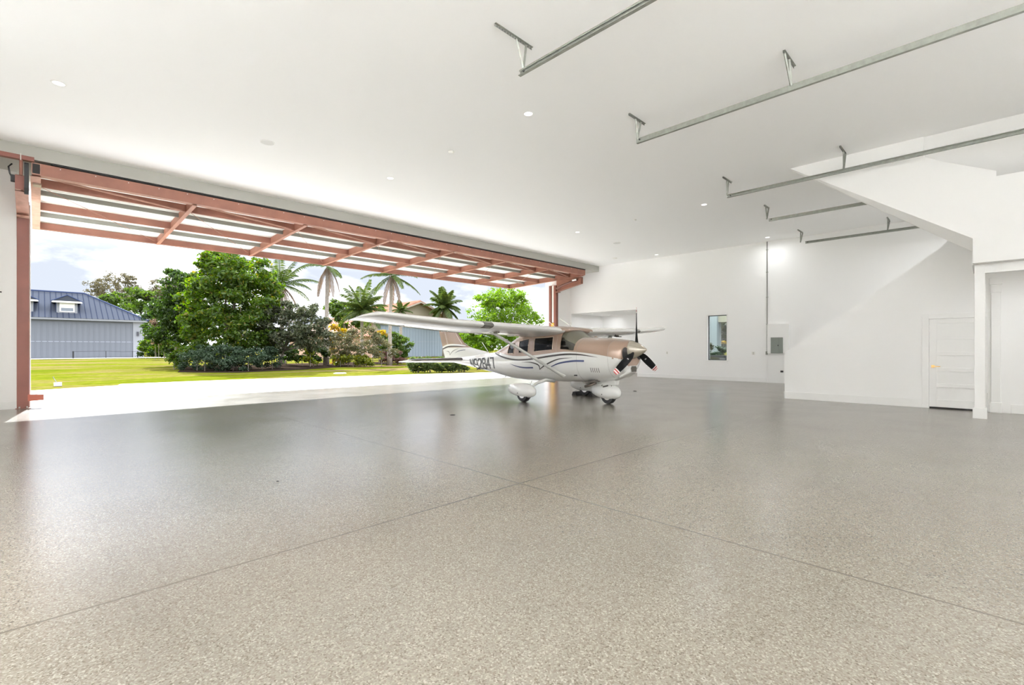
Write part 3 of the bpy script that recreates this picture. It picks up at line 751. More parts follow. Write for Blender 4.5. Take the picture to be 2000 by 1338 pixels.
def half_ring(s):
    zb, zt, wd, zs, q, pl, tp = sec(s)
    out = []
    for i in range(NL):
        a = i / NL * PI / 2
        z = zb + (pl - zb) * (1 - math.cos(a)) ** 1.0
        out.append((hwid(s, z), z))
    out[0] = (0.0, zb)
    for f_ in UP:
        z = pl + (zt - pl) * f_
        out.append((hwid(s, z), z))
    out[-1] = (0.0, zt)
    return out
stations = sorted(set([round(x, 3) for x in SA[:, 0]] + [0.5, 0.7, 0.95, 1.28, 1.6, 1.84, 2.05, 2.25, 2.6, 2.95, 4.55, 4.82, 5.05, 5.25, 5.55, 6.1, 6.7, 7.3, 7.85]))
rings = {s: half_ring(s) for s in stations}
WIN = [('window', 2.42, 3.10), ('window', 3.34, 3.76), ('window', 4.00, 4.30)]
JB, JT = NL + 2, NL + 4                       # window rows 0.13 .. 0.60 of the upper side
def is_win(s): return any(a - 1e-4 <= s < b - 1e-4 for _, a, b in WIN)
fus = MB(); nr = len(rings[stations[0]])
full = []
for s in stations:
    h_ = rings[s]
    pts = [(-s, -y, z) for y, z in h_] + [(-s, y, z) for y, z in h_[-2:0:-1]]
    full.append(pts)
npt = len(full[0])
fus.v = [p for r_ in full for p in r_]
ws_faces = []; rw_faces = []
for i in range(len(stations) - 1):
    s = stations[i]
    for k in range(npt):
        k2 = (k + 1) % npt
        j = k if k < nr - 1 else npt - 1 - k      # row from the belly, both sides alike
        face = (i * npt + k, i * npt + k2, (i + 1) * npt + k2, (i + 1) * npt + k)
        if JB <= j < JT and is_win(s): continue
        if j >= NL + 2 and 1.72 - 1e-4 <= s < 2.15 - 1e-4: ws_faces.append(face); continue
        if j >= NL + 5 and 4.40 - 1e-4 <= s < 5.05 - 1e-4: rw_faces.append(face); continue
        tan = (j >= NL and s < 5.25)
        if s > 4.40 and j >= NL + 5: tan = False
        fus.f.append(face); fus.mi.append(1 if tan else 0)
fus.f.append(tuple(range(npt))[::1]); fus.mi.append(1)
fo = fus.build('fuselage', [PW, PT], plane, smooth=True, local=True)
smooth_by_angle(fo, 40)
def sub_mesh(name, faces, m, smooth=True, off=0.0):
    mb = MB(); idx = {}
    for f_ in faces:
        g = []
        for i in f_:
            if i not in idx: idx[i] = len(mb.v); mb.v.append(fus.v[i])
            g.append(idx[i])
        mb.f.append(tuple(g)); mb.mi.append(0)
    return mb.build(name, m, plane, smooth=smooth, local=True)
# windscreen: glass over a folded grey sunshade
wsw = sub_mesh('windshield', ws_faces, glass('windscreen_glass', (0.72, 0.72, 0.68), 0.08))
sh = MB(); idx = {}
for f_ in ws_faces:
    cy_m = sum(fus.v[i][1] for i in f_) / 4
    if cy_m < -0.50: continue
    g_ = []
    for i in f_:
        if i not in idx:
            x_, y_, z_ = fus.v[i]; idx[i] = len(sh.v); sh.v.append((x_ - 0.03, y_ * 0.95, z_ - 0.025))
        g_.append(idx[i])
    sh.f.append(tuple(g_)); sh.mi.append(0)
sh.build('sunshade', WSG, plane, smooth=True, local=True)
sub_mesh('rear_window', rw_faces, mat('rear_glazing', (0.42, 0.42, 0.47), 0.12, coat=0.8))  # lavender puts the sky reflection into the opaque pane colour
# side windows with thin seals
def side_pt(s, f_, sgn, off=0.0):
    zb, zt, wd, zs, q, pl, tp = sec(s); z = pl + (zt - pl) * f_
    return (-s, sgn * (hwid(s, z) + off), z)
SEAL = mat('window_seal', (0.46, 0.36, 0.28), 0.5)
for nm, a, b_ in WIN:
    for sgn in (-1, 1):
        ss = [s for s in stations if a - 1e-4 <= s <= b_ + 1e-4]
        g = MB(); rows = [0.13, 0.36, 0.60]
        for f_ in rows:
            for s in ss: g.v.append(side_pt(s, f_, sgn, -0.004))
        for r_ in range(2):
            for k in range(len(ss) - 1):
                o_ = r_ * len(ss) + k; g.f.append((o_, o_ + 1, o_ + 1 + len(ss), o_ + len(ss))); g.mi.append(0)
        wo_ = g.build('side_window', WGL, plane, local=True)
        loop = [side_pt(s, 0.13, sgn, 0.003) for s in ss] + [side_pt(ss[-1], 0.36, sgn, 0.003)] + [side_pt(s, 0.60, sgn, 0.003) for s in ss[::-1]] + [side_pt(ss[0], 0.36, sgn, 0.003), side_pt(ss[0], 0.13, sgn, 0.003)]
        fr = MB().tube(loop, 0.011, 5)
        fr.build('window_seal', SEAL, wo_, local=True)

# painted bands that hug the side (ribbons)
def ribbon(name, pts, m, wid, sgn=-1, off=0.006, fin=False):
    """pts: (s, z, relative width)"""
    P_ = np.array(pts, float); n_ = 28
    tt = np.linspace(0, len(P_) - 1, n_)
    # Catmull-Rom
    def cr(t):
        i = min(int(t), len(P_) - 2); u = t - i
        p0, p1, p2, p3 = P_[max(i - 1, 0)], P_[i], P_[i + 1], P_[min(i + 2, len(P_) - 1)]
        return 0.5 * ((2 * p1) + (-p0 + p2) * u + (2 * p0 - 5 * p1 + 4 * p2 - p3) * u * u + (-p0 + 3 * p1 - 3 * p2 + p3) * u ** 3)
    C_ = np.array([cr(t) for t in tt])
    mb = MB(); vs = []
    for i in range(n_):
        d_ = C_[min(i + 1, n_ - 1)][:2] - C_[max(i - 1, 0)][:2]; l_ = math.hypot(*d_) or 1e-6
        nx, nz = -d_[1] / l_, d_[0] / l_
        for k in (-0.5, 0.5):
            s, z = C_[i][0] + nx * wid * C_[i][2] * k, C_[i][1] + nz * wid * C_[i][2] * k
            y = fin_half(s, z) if fin else hwid(s, z)
            vs.append((-s, sgn * (y + off), z))
    mb.v = vs
    for i in range(n_ - 1): mb.f.append((2 * i, 2 * i + 1, 2 * i + 3, 2 * i + 2)); mb.mi.append(0)
    return mb.build(name, m, plane, local=True)

# ---- fin, rudder
FIN = [(5.55, 1.225, 0.03), (6.1, 1.30, 0.03), (6.55, 1.36, 0.035)]
def fin_le(z): return float(np.interp(z, [1.0, 1.25, 1.34, 1.42, 1.55, 1.75, 2.0, 2.36], [5.3, 5.75, 6.35, 6.80, 7.08, 7.32, 7.55, 7.86]))
def fin_te(z): return float(np.interp(z, [0.95, 1.0, 2.36], [8.22, 8.24, 8.78]))
def fin_half(s, z):
    a, b_ = fin_le(z), fin_te(z); t = max(0.0, min(1.0, (s - a) / (b_ - a)))
    return max(0.004, 0.055 * (1.0 - 0.45 * (z - 1.0) / 1.4) * (math.sin(PI * min(1.0, t ** 0.55)) ** 0.8 if 0 < t < 1 else 0.0))
fz = [0.98, 1.10, 1.20, 1.27, 1.34, 1.40, 1.47, 1.56, 1.70, 1.90, 2.10, 2.28, 2.345, 2.365]
ch = [0.0, 0.004, 0.02, 0.06, 0.14, 0.28, 0.45, 0.62, 0.78, 0.92, 1.0]
PAINT = lambda s: 1.40 + 0.055 * math.sin((s - 6.4) * 0.9)
rg = []
for z in fz:
    a, b_ = fin_le(z), fin_te(z)
    if z > 2.33: a += (z - 2.33) * 3.5
    L_ = [(-(a + (b_ - a) * t), -fin_half(a + (b_ - a) * t, z) * (0.4 if z > 2.355 else 1), z) for t in ch]
    R_ = [(p[0], -p[1], p[2]) for p in L_[-2:0:-1]]
    rg.append(L_ + R_)
fm = MB(); fm.loft(rg)
nrow = len(rg[0])
for i, f_ in enumerate(fm.f):
    zc = sum(fm.v[j][2] for j in f_) / len(f_)
    if zc > 1.42: fm.mi[i] = 1
fo = fm.build('fin', [PW, PT], plane, smooth=True, local=True); smooth_by_angle(fo, 40)
ribbon('fin_stripe', [(8.38, 1.345, 1.0), (8.0, 1.43, 1.1), (7.5, 1.445, 0.8), (7.05, 1.425, 0.1)], PB, 0.045, fin=True)
ribbon('fin_white_band', [(8.40, 1.40, 1.0), (8.0, 1.485, 1.0), (7.45, 1.49, 0.9), (6.95, 1.46, 0.3)], PW, 0.06, fin=True)
ribbon('fin_swoosh', [(8.15, 1.27, 0.2), (7.98, 1.25, 1), (7.90, 1.13, 0.6)], PB, 0.02, fin=True)
ribbon('fin_swoosh', [(7.92, 1.13, 0.6), (7.72, 1.27, 1), (7.35, 1.37, 0.2)], PB, 0.02, fin=True)
ribbon('fin_swoosh', [(7.60, 1.20, 0.3), (7.35, 1.28, 1), (6.95, 1.32, 0.8)], PN, 0.02, fin=True)
ribbon('fin_line', [(7.62, 2.0, 0.6), (7.38, 1.72, 1), (7.15, 1.52, 1)], mat('pale_line', (0.62, 0.55, 0.5), 0.4), 0.02, fin=True)
# script on the fin
def text_mesh(body, size, shear=0.0):
    cu = bpy.data.curves.new('lettering', 'FONT'); cu.body = body; cu.size = size; cu.shear = shear
    to = bpy.data.objects.new('lettering', cu); col.objects.link(to)
    dg = bpy.context.evaluated_depsgraph_get(); me = bpy.data.meshes.new_from_object(to.evaluated_get(dg))
    v_ = [tuple(p.co) for p in me.vertices]; f_ = [tuple(p.vertices) for p in me.polygons]
    bpy.data.objects.remove(to); bpy.data.curves.remove(cu); bpy.data.meshes.remove(me)
    return v_, f_
tv, tf = text_mesh('Stationair', 0.15, 0.3)
mb = MB(); ang = math.radians(-68)
for x, y, _ in tv:
    s0, z0 = 8.28, 2.02
    ds = -(x * math.cos(ang) - y * math.sin(ang)); dz = x * math.sin(ang) + y * math.cos(ang)
    s_, z_ = s0 + ds, z0 + dz
    mb.v.append((-s_, -(fin_half(s_, z_) + 0.006), z_))
mb.f = tf; mb.mi = [0] * len(tf)
mb.build('fin_script', mat('pale_line', (0.62, 0.55, 0.5)), plane, local=True)

# ---- body stripes
MAIN = [(5.05, 1.235, 0.3), (4.75, 1.16, 0.8), (4.35, 1.085, 1.0), (3.9, 1.045, 1.0), (3.4, 1.06, 1.0), (3.0, 1.10, 1.0), (2.5, 1.165, 1.0), (2.0, 1.215, 1.0), (1.55, 1.215, 0.8), (1.2, 1.18, 0.4), (0.98, 1.15, 0.05)]
WB = [(5.15, 1.265, 0.4), (4.75, 1.215, 1), (4.3, 1.14, 1), (3.8, 1.115, 1), (3.2, 1.135, 1), (2.6, 1.195, 1), (2.0, 1.25, 1), (1.5, 1.235, 1), (1.0, 1.185, 1), (0.6, 1.135, 0.6), (0.44, 1.11, 0.4)]
for sgn in (-1, 1):
    ribbon('white_band', WB, PW, 0.07, sgn, 0.003)
    ribbon('body_stripe', MAIN, PB, 0.045, sgn, 0.006)
    ribbon('body_swoosh', [(3.62, 0.985, 0.1), (3.2, 0.985, 0.7), (2.93, 0.92, 1), (2.90, 0.80, 0.7)], PB, 0.035, sgn)
    ribbon('body_swoosh', [(2.92, 0.80, 0.4), (2.62, 0.95, 1), (2.2, 1.09, 0.8), (1.75, 1.135, 0.1)], PB, 0.035, sgn)
    ribbon('blue_swoosh', [(2.62, 0.83, 0.1), (2.2, 0.98, 0.8), (1.75, 1.05, 1), (1.38, 1.06, 1)], PN, 0.045, sgn)
    ribbon('blue_swoosh', [(4.15, 0.92, 0.1), (3.8, 0.855, 0.8), (3.5, 0.835, 1), (3.15, 0.845, 1)], PN, 0.04, sgn)
# registration in slanted blocky strokes on the tail cone
GL = {'N': [[(0, 0), (0, 1)], [(0, 1), (1, 0)], [(1, 0), (1, 1)]],
      '9': [[(1, 0.45), (0.15, 0.45), (0, 0.6), (0, 0.85), (0.15, 1), (0.85, 1), (1, 0.85), (1, 0.15), (0.85, 0), (0.1, 0)]],
      '2': [[(0, 0.85), (0.15, 1), (0.85, 1), (1, 0.85), (1, 0.62), (0, 0.12), (0, 0), (1, 0)]],
      '8': [[(0.15, 0.52), (0, 0.65), (0, 0.87), (0.15, 1), (0.85, 1), (1, 0.87), (1, 0.65), (0.85, 0.52), (0.15, 0.52), (0, 0.4), (0, 0.13), (0.15, 0), (0.85, 0), (1, 0.13), (1, 0.4), (0.85, 0.52)]],
      '4': [[(0.75, 0), (0.75, 1), (0, 0.32), (1.05, 0.32)]],
      '7': [[(0, 1), (1, 1), (0.75, 0)]]}
def registration(sgn):
    mb = MB(); hh = 0.31; cw = 0.168; pitch = 0.24; wst = 0.05
    for i, ch_ in enumerate('N92847'):
        for stroke in GL[ch_]:
            for a, b_ in zip(stroke[:-1], stroke[1:]):
                pa = np.array([a[0] * cw + i * pitch, a[1] * hh]); pb = np.array([b_[0] * cw + i * pitch, b_[1] * hh])
                d_ = pb - pa; l_ = np.hypot(*d_); d_ = d_ / l_; nn = np.array([-d_[1], d_[0]]) * wst / 2
                pa = pa - d_ * wst * 0.4; pb = pb + d_ * wst * 0.4
                ns = max(2, int(l_ / 0.05)); base = len(mb.v)
                for k in range(ns + 1):
                    c_ = pa + (pb - pa) * k / ns
                    for q_ in (c_ + nn, c_ - nn):
                        # letters start aft on the starboard side, forward on the port side
                        s_ = (6.36 - q_[0] + 0.16 * q_[1]) if sgn < 0 else (5.02 + q_[0])
                        z_ = 0.69 + q_[1] + (6.36 - s_) * 0.065
                        mb.v.append((-s_, sgn * (hwid(s_, z_) + 0.008), z_))
                for k in range(ns):
                    o_ = base + 2 * k; mb.f.append((o_, o_ + 1, o_ + 3, o_ + 2)); mb.mi.append(0)
    mb.build('registration', PD, plane, local=True)
registration(-1); registration(1)
# small black disc, louvres, small hatch on the side
q = MB(); q.lathe([(0.045, 0), (0.045, 0.008)], 14, M=Matrix.Translation((-6.02, -hwid(6.02, 0.74) - 0.004, 0.74)) @ Matrix.Rotation(PI / 2, 4, 'X'))
q.build('black_dot', BLACK, plane, local=True)
for k in range(5):
    lv = MB()
    s_ = 1.22 - k * 0.055
    z0_, z1_ = 0.79, 0.90
    lv.add([(-s_, -hwid(s_, z0_) - 0.006, z0_), (-s_ + 0.018, -hwid(s_ - 0.018, z0_) - 0.006, z0_), (-s_ + 0.018, -hwid(s_ - 0.018, z1_) - 0.006, z1_), (-s_, -hwid(s_, z1_) - 0.006, z1_)], [(0, 1, 2, 3)])
    lv.build('louvre', mat('louvre_dark', (0.12, 0.115, 0.10), 0.6), plane, local=True)
hatch = MB()
def loop_line(mb, s0, s1, z0, z1, wid=0.006):
    P4 = [(s0, z0), (s1, z0), (s1, z1), (s0, z1), (s0, z0)]
    for a, b_ in zip(P4[:-1], P4[1:]):
        n_ = 8; pts = []
        for k in range(n_ + 1):
            s_ = a[0] + (b_[0] - a[0]) * k / n_; z_ = a[1] + (b_[1] - a[1]) * k / n_
            pts.append((-s_, -hwid(s_, z_) - 0.001, z_))
        mb.tube(pts, wid / 4, 4)
for a in ((2.28, 3.2, 0.72, 1.80), (3.24, 3.92, 0.72, 1.62)): loop_line(hatch, *a)
hatch.build('door_seams', mat('seam_pale', (0.52, 0.50, 0.47), 0.6), plane, local=True)
for s_ in (0.72, 1.62):
    cwl = MB()
    zb, zt, wd, zs, q_, pl, tp = sec(s_)
    pts = [(-s_, -hwid(s_, z) - 0.001, z) for z in np.linspace(zb + 0.04, zt - 0.005, 30)]
    cwl.tube(pts, 0.003, 4); cwl.build('cowl_seam', mat('seam_grey', (0.3, 0.29, 0.27)), plane, local=True)

# ---- cowl intakes, chin scoop
for sgn in (-1, 1):
    q = MB(); vs = []
    n_ = 24
    for r_, dx in ((1.14, -0.02), (1.06, 0.025), (0.96, 0.02), (0.9, -0.03)):
        for k in range(n_):
            a = 2 * PI * k / n_
            vs.append((-0.415 + dx - 0.25 * abs(math.cos(a)) * r_ * 0.1, sgn * 0.285 + r_ * 0.125 * math.cos(a), 1.245 + r_ * 0.155 * math.sin(a)))
    q.v = vs
    for i in range(3):
        for k in range(n_): q.f.append((i * n_ + k, i * n_ + (k + 1) % n_, (i + 1) * n_ + (k + 1) % n_, (i + 1) * n_ + k)); q.mi.append(0)
    it = q.build('air_intake', PT, plane, smooth=True, local=True)
    q = MB().add([(-0.396, sgn * 0.285 + 0.119 * math.cos(2 * PI * k / 24), 1.245 + 0.147 * math.sin(2 * PI * k / 24)) for k in range(24)], [tuple(range(24))])
    q.build('intake_hole', DARK, it, local=True)  # flat dark disc painted in for the shade inside the intake
q = MB()
q.loft([[(-0.36, y, z) for y, z in ((-0.13, 0.80), (0.13, 0.80), (0.15, 0.90), (0.11, 0.965), (-0.11, 0.965), (-0.15, 0.90))],
        [(-0.62, y, z) for y, z in ((-0.20, 0.66), (0.20, 0.66), (0.22, 0.80), (0.17, 0.92), (-0.17, 0.92), (-0.22, 0.80))]])
q.build('chin_scoop', PW, plane, local=True, bevel=0.02)
MB().add([(-0.352, y, z) for y, z in ((-0.10, 0.815), (0.10, 0.815), (0.12, 0.90), (0.085, 0.95), (-0.085, 0.95), (-0.12, 0.90))], [(0, 1, 2, 3, 4, 5)]).build('scoop_mouth', mat('scoop_dark', (0.06, 0.055, 0.045), 0.6), plane, local=True)

# ---- spinner and propeller
Mx = Matrix.Translation((0, 0, 1.335)) @ Matrix.Rotation(-PI / 2, 4, 'Y')      # lathe z axis -> aft (-x)
prof = [(0.001, 0.0), (0.014, 0.01), (0.042, 0.045), (0.086, 0.11), (0.131, 0.185), (0.172, 0.265), (0.202, 0.34), (0.214, 0.385), (0.218, 0.40), (0.218, 0.412)]
sp_ = MB().lathe([(r, -z) for r, z in prof], 32, M=Matrix.Translation((0, 0, 1.335)) @ Matrix.Rotation(PI / 2, 4, 'Y'))
so_ = sp_.build('spinner', PS, plane, smooth=True, local=True); smooth_by_angle(so_, 40)
MB().lathe([(0.220, 0.0), (0.220, 0.012)], 32, M=Matrix.Translation((-0.418, 0, 1.335)) @ Matrix.Rotation(PI / 2, 4, 'Y')).build('spinner_bulkhead', BLACK, plane, local=True)
PBK = mat('prop_black', (0.006, 0.006, 0.006), 0.7, spec=0.04); PRED = mat('prop_red', (0.42, 0.05, 0.05), 0.5); PWH = mat('prop_white', (0.75, 0.72, 0.7), 0.5)
def blade(phi):
    R_ = Vector((0, -math.sin(phi), math.cos(phi))); T_ = Vector((0, -math.cos(phi), -math.sin(phi))); F_ = Vector((1, 0, 0))
    hub = Vector((-0.285, 0, 1.335))
    rr = [0.10, 0.18, 0.24, 0.30, 0.42, 0.56, 0.70, 0.82, 0.855, 0.885, 0.925, 0.96, 0.985]
    cc = [0.055, 0.065, 0.11, 0.145, 0.165, 0.168, 0.16, 0.148, 0.144, 0.14, 0.132, 0.122, 0.09]
    th = [0.05, 0.045, 0.034, 0.026, 0.020, 0.016, 0.012, 0.010, 0.009, 0.009, 0.008, 0.007, 0.005]
    rings_ = []
    for r_, c_, t_ in zip(rr, cc, th):
        be = math.radians(float(np.interp(r_, [0.1, 0.3, 0.6, 1.0], [58, 46, 36, 30])))
        C_ = T_ * math.cos(be) + F_ * math.sin(be); N_ = F_ * math.cos(be) - T_ * math.sin(be)
        ring = []
        for u_, h_ in ((-0.5, 0), (-0.3, 0.8), (0, 1), (0.3, 0.8), (0.5, 0.15), (0.5, -0.15), (0.3, -0.5), (0, -0.6), (-0.3, -0.5)):
            ring.append(tuple(hub + R_ * r_ + C_ * (u_ * c_) + N_ * (h_ * t_)))
        rings_.append(ring)
    mb = MB().loft(rings_)
    nn = len(rings_[0])
    for i in range(len(rr) - 1):
        mi_ = 0
        if rr[i] >= 0.855: mi_ = [1, 2, 1, 2, 2][min(4, [0.855, 0.885, 0.925, 0.96].index(rr[i]) if rr[i] in (0.855, 0.885, 0.925, 0.96) else 4)]
        for k in range(nn): mb.mi[i * nn + k] = mi_
    mb.mi[-1] = 2
    o_ = mb.build('propeller_blade', [PBK, PWH, PRED], plane, smooth=True, local=True); smooth_by_angle(o_, 45)
    # small white decal on the blade
    r_ = 0.42; be = math.radians(41); C_ = T_ * math.cos(be) + F_ * math.sin(be); N_ = F_ * math.cos(be) - T_ * math.sin(be)
    c0 = hub + R_ * r_ + N_ * 0.0245
    m2 = MB()
    for a, b_ in ((-0.018, -0.006), (0.006, 0.018)):
        m2.add([tuple(c0 + C_ * a - R_ * 0.02), tuple(c0 + C_ * b_ - R_ * 0.02), tuple(c0 + C_ * b_ + R_ * 0.02), tuple(c0 + C_ * a + R_ * 0.02)], [(0, 1, 2, 3)])
    m2.build('blade_decal', PWH, o_, local=True)
for ph in (0, 122, 240): blade(math.radians(ph))

# ---- wing
AF = [(1.0, 0.002), (0.9, 0.017), (0.75, 0.041), (0.55, 0.066), (0.35, 0.079), (0.2, 0.074), (0.1, 0.058), (0.04, 0.038), (0.01, 0.019), (0, 0), (0.01, -0.014), (0.04, -0.025), (0.1, -0.034), (0.2, -0.041), (0.35, -0.043), (0.55, -0.038), (0.75, -0.026), (0.9, -0.012), (1.0, -0.002)]
WST = [  # half span, leading edge, chord, height, thickness scale
 (0.50, 2.06, 1.66, 1.815, 1.12), (1.2, 2.07, 1.64, 1.84, 1.12), (2.0, 2.09, 1.62, 1.86, 1.1), (2.75, 2.11, 1.59, 1.878, 1.08), (3.6, 2.24, 1.44, 1.915, 1.06),
 (4.5, 2.40, 1.30, 1.975, 1.04), (5.05, 2.50, 1.22, 2.025, 1.02), (5.25, 2.60, 1.16, 2.045, 0.92), (5.40, 2.80, 1.02, 2.03, 0.6), (5.47, 3.02, 0.84, 2.01, 0.25)]
INC = 0.072                     # the wing sits nose up
def wing_at(y):
    W_ = np.array(WST); return [float(np.interp(y, W_[:, 0], W_[:, i])) for i in range(1, 5)]
for sgn, nm in ((-1, 'wing'), (1, 'wing')):
    rg = []
    for y, le, c_, z, ts in WST:
        rg.append([(-(le + c_ * a), sgn * y, z + b_ * c_ * ts - INC * c_ * a) for a, b_ in AF])
    mb = MB(); mb.loft(rg)
    if sgn < 0: mb.f = [f_[::-1] for f_ in mb.f]
    wo_ = mb.build('wing', PW, plane, smooth=True, local=True); smooth_by_angle(wo_, 50)
    # flap and aileron seams, hinge bumps
    sm = MB()
    for ya, yb_, fr_ in ((0.7, 2.75, 0.72), (2.85, 5.0, 0.80)):
        pts = []
        for y in np.linspace(ya, yb_, 10):
            le, c_, z, ts = wing_at(y); pts.append((-(le + c_ * fr_), sgn * y, z - 0.027 * c_ * ts - 0.002 - INC * c_ * fr_))
        sm.tube(pts, 0.006, 4)
    for y in (2.80, 5.02):
        pts = []
        for a in (0.72, 0.8, 0.9, 0.99):
            le, c_, z, ts = wing_at(y); pts.append((-(le + c_ * a), sgn * y, z - float(np.interp(a, [0.55, 0.75, 0.9, 1.0], [0.038, 0.026, 0.012, 0.002])) * c_ * ts - 0.001 - INC * c_ * a))
        sm.tube(pts, 0.005, 4)
    sm.build('control_seams', mat('seam_grey', (0.3, 0.29, 0.27)), wo_, local=True)
    for y in (1.2, 2.3, 3.3, 4.4):
        le, c_, z, ts = wing_at(y)
        MB().box(-(le + c_ * 0.86), sgn * y - 0.012, z - 0.03 * c_ - 0.015 - INC * c_ * 0.8, -(le + c_ * 0.68), sgn * y + 0.012, z - 0.02 * c_ - INC * c_ * 0.7).build('hinge_fairing', PW, wo_, local=True, bevel=0.005)
    # landing light in the leading edge
    le, c_, z, ts = wing_at(2.95)
    lg = MB(); rg2 = []
    for y in (2.80, 3.05):
        le, c_, z, ts = wing_at(y)
        rg2.append([(-(le + c_ * a) + 0.004, sgn * y, z + b_ * c_ * ts * 1.03 - INC * c_ * a) for a, b_ in AF[6:13]])
    lg.loft(rg2, closed=False, caps=False)
    lg.build('landing_light', mat('light_lens', (0.10, 0.095, 0.085), 0.1, coat=1.0), wo_, local=True)
    # tie down ring and fuel vent under the wing, tip light
    le, c_, z, ts = wing_at(2.35)
    MB().box(-(le + 0.52), sgn * 2.33, z - 0.15, -(le + 0.38), sgn * 2.40, z - 0.08).build('tie_down_bracket', mat('bracket_dark', (0.2, 0.18, 0.15), 0.6), wo_, local=True, bevel=0.01)
    MB().lathe([(0.03, 0), (0.03, 0.02)], 12, M=Matrix.Translation((-2.72, sgn * 5.0, 1.985))).build('tip_port', BLACK, wo_, local=True)
    if sgn > 0:
        pt = MB(); le, c_, z, ts = wing_at(2.0)
        pt.tube([(-(le + 0.25), sgn * 2.0, z - 0.05), (-(le + 0.22), sgn * 2.0, z - 0.15), (-(le + 0.02), sgn * 2.0, z - 0.155)], 0.013, 8)
        pt.build('pitot_tube', BLACK, wo_, local=True)
    # strut
    st_ = MB()
    top = Vector((-2.78, sgn * 2.42, 1.80)); bot = Vector((-2.05, sgn * 0.57, 0.66))
    prof_ = [(0.5, 0), (0.4, 0.20), (0.15, 0.36), (-0.15, 0.40), (-0.38, 0.28), (-0.5, 0), (-0.38, -0.28), (-0.15, -0.40), (0.15, -0.36), (0.4, -0.20)]
    ax = (top - bot).normalized(); chd = Vector((-1, 0, 0)); chd = (chd - ax * chd.dot(ax)).normalized(); nrm = ax.cross(chd)
    rg3 = []
    for t_, cw_ in ((0.0, 0.20), (0.06, 0.155), (0.5, 0.15), (0.94, 0.15), (1.0, 0.20)):
        c0 = bot + (top - bot) * t_
        rg3.append([tuple(c0 + chd * (a * cw_) + nrm * (b_ * cw_ * 0.45)) for a, b_ in prof_])
    s_o = st_.loft(rg3).build('wing_strut', PW, plane, smooth=True, local=True); smooth_by_angle(s_o, 50)
# cabin roof fairing between the wings
cf = MB(); rgc = []
for a, b_ in AF:
    rgc.append([(-(2.06 + 1.66 * a), y, 1.822 + b_ * 1.86 - INC * 1.66 * a + 0.012 * (1 - (y / 0.62) ** 2)) for y in (-0.62, -0.3, 0, 0.3, 0.62)])
cf.loft(rgc, closed=False, caps=False); cf.build('wing_fairing', PT, plane, smooth=True, local=True)

# ---- tailplane
TST = [(0.06, 6.88, 1.22, 1.0), (0.6, 6.98, 1.10, 1.0), (1.2, 7.09, 0.98, 1.0), (1.75, 7.19, 0.87, 0.95), (1.92, 7.27, 0.79, 0.7), (1.98, 7.40, 0.62, 0.3)]
for sgn in (-1, 1):
    rg = []
    for y, le, c_, ts in TST:
        rg.append([(-(le + c_ * a), sgn * y, 0.985 + b_ * c_ * 0.95 * ts - 0.085 * c_ * a) for a, b_ in AF])
    mb = MB().loft(rg)
    o_ = mb.build('tailplane', PW, plane, smooth=True, local=True); smooth_by_angle(o_, 50)
    bt_ = MB(); rb = []
    for y, le, c_, ts in TST[:5]:
        rb.append([(-(le + c_ * a) + 0.004, sgn * y, 0.987 + b_ * c_ * 0.99 * ts - 0.085 * c_ * a) for a, b_ in AF[4:10]])
    bt_.loft(rb, closed=False, caps=False)
    bt_.build('leading_edge_strip', PB, o_, smooth=True, local=True)

# ---- landing gear
def pant(name, s0, y, wid, hgt_, length, z_, wheel_s, wheel_r, wheel_w):
    rg = []
    for t_, h_, w_, dz in ((0.0, 0.10, 0.10, -0.01), (0.02, 0.36, 0.36, -0.01), (0.07, 0.62, 0.66, -0.005), (0.17, 0.87, 0.92, 0.0), (0.30, 1.0, 1.0, 0.0), (0.48, 1.02, 1.0, 0.0), (0.66, 0.93, 0.86, 0.008), (0.82, 0.78, 0.64, 0.02), (0.94, 0.60, 0.40, 0.03), (0.99, 0.45, 0.22, 0.035), (1.0, 0.28, 0.10, 0.035)):
        ring = []
        for k in range(18):
            a = 2 * PI * k / 18
            zz = math.sin(a) * h_ * hgt_ / 2
            if zz < 0: zz *= 0.86
            ring.append((-(s0 + length * t_), y + math.cos(a) * w_ * wid / 2, z_ + dz + zz))
        rg.append(ring)
    o_ = MB().loft(rg).build(name, PW, plane, smooth=True, local=True)
    wh = MB().lathe([(wheel_r * 0.55, -wheel_w / 2), (wheel_r * 0.9, -wheel_w / 2), (wheel_r, -wheel_w * 0.3), (wheel_r, wheel_w * 0.3), (wheel_r * 0.9, wheel_w / 2), (wheel_r * 0.55, wheel_w / 2)], 28, M=Matrix.Translation((-wheel_s, y, wheel_r)) @ Matrix.Rotation(PI / 2, 4, 'X'))
    wo_ = wh.build('wheel', mat('tyre_rubber', (0.02, 0.02, 0.021), 0.55), o_, smooth=True, local=True); smooth_by_angle(wo_, 40)
    MB().lathe([(wheel_r * 0.52, -wheel_w / 2 - 0.004), (wheel_r * 0.52, wheel_w / 2 + 0.004)], 20, M=Matrix.Translation((-wheel_s, y, wheel_r)) @ Matrix.Rotation(PI / 2, 4, 'X')).build('wheel_hub', CHROME, o_, local=True)
    MB().lathe([(0.012, 0), (0.012, 0.01)], 8, M=Matrix.Translation((-(s0 + length * 0.52), y - wid / 2 * 0.97, z_ - 0.05)) @ Matrix.Rotation(PI / 2, 4, 'X')).build('fairing_port', BLACK, o_, local=True)
    return o_
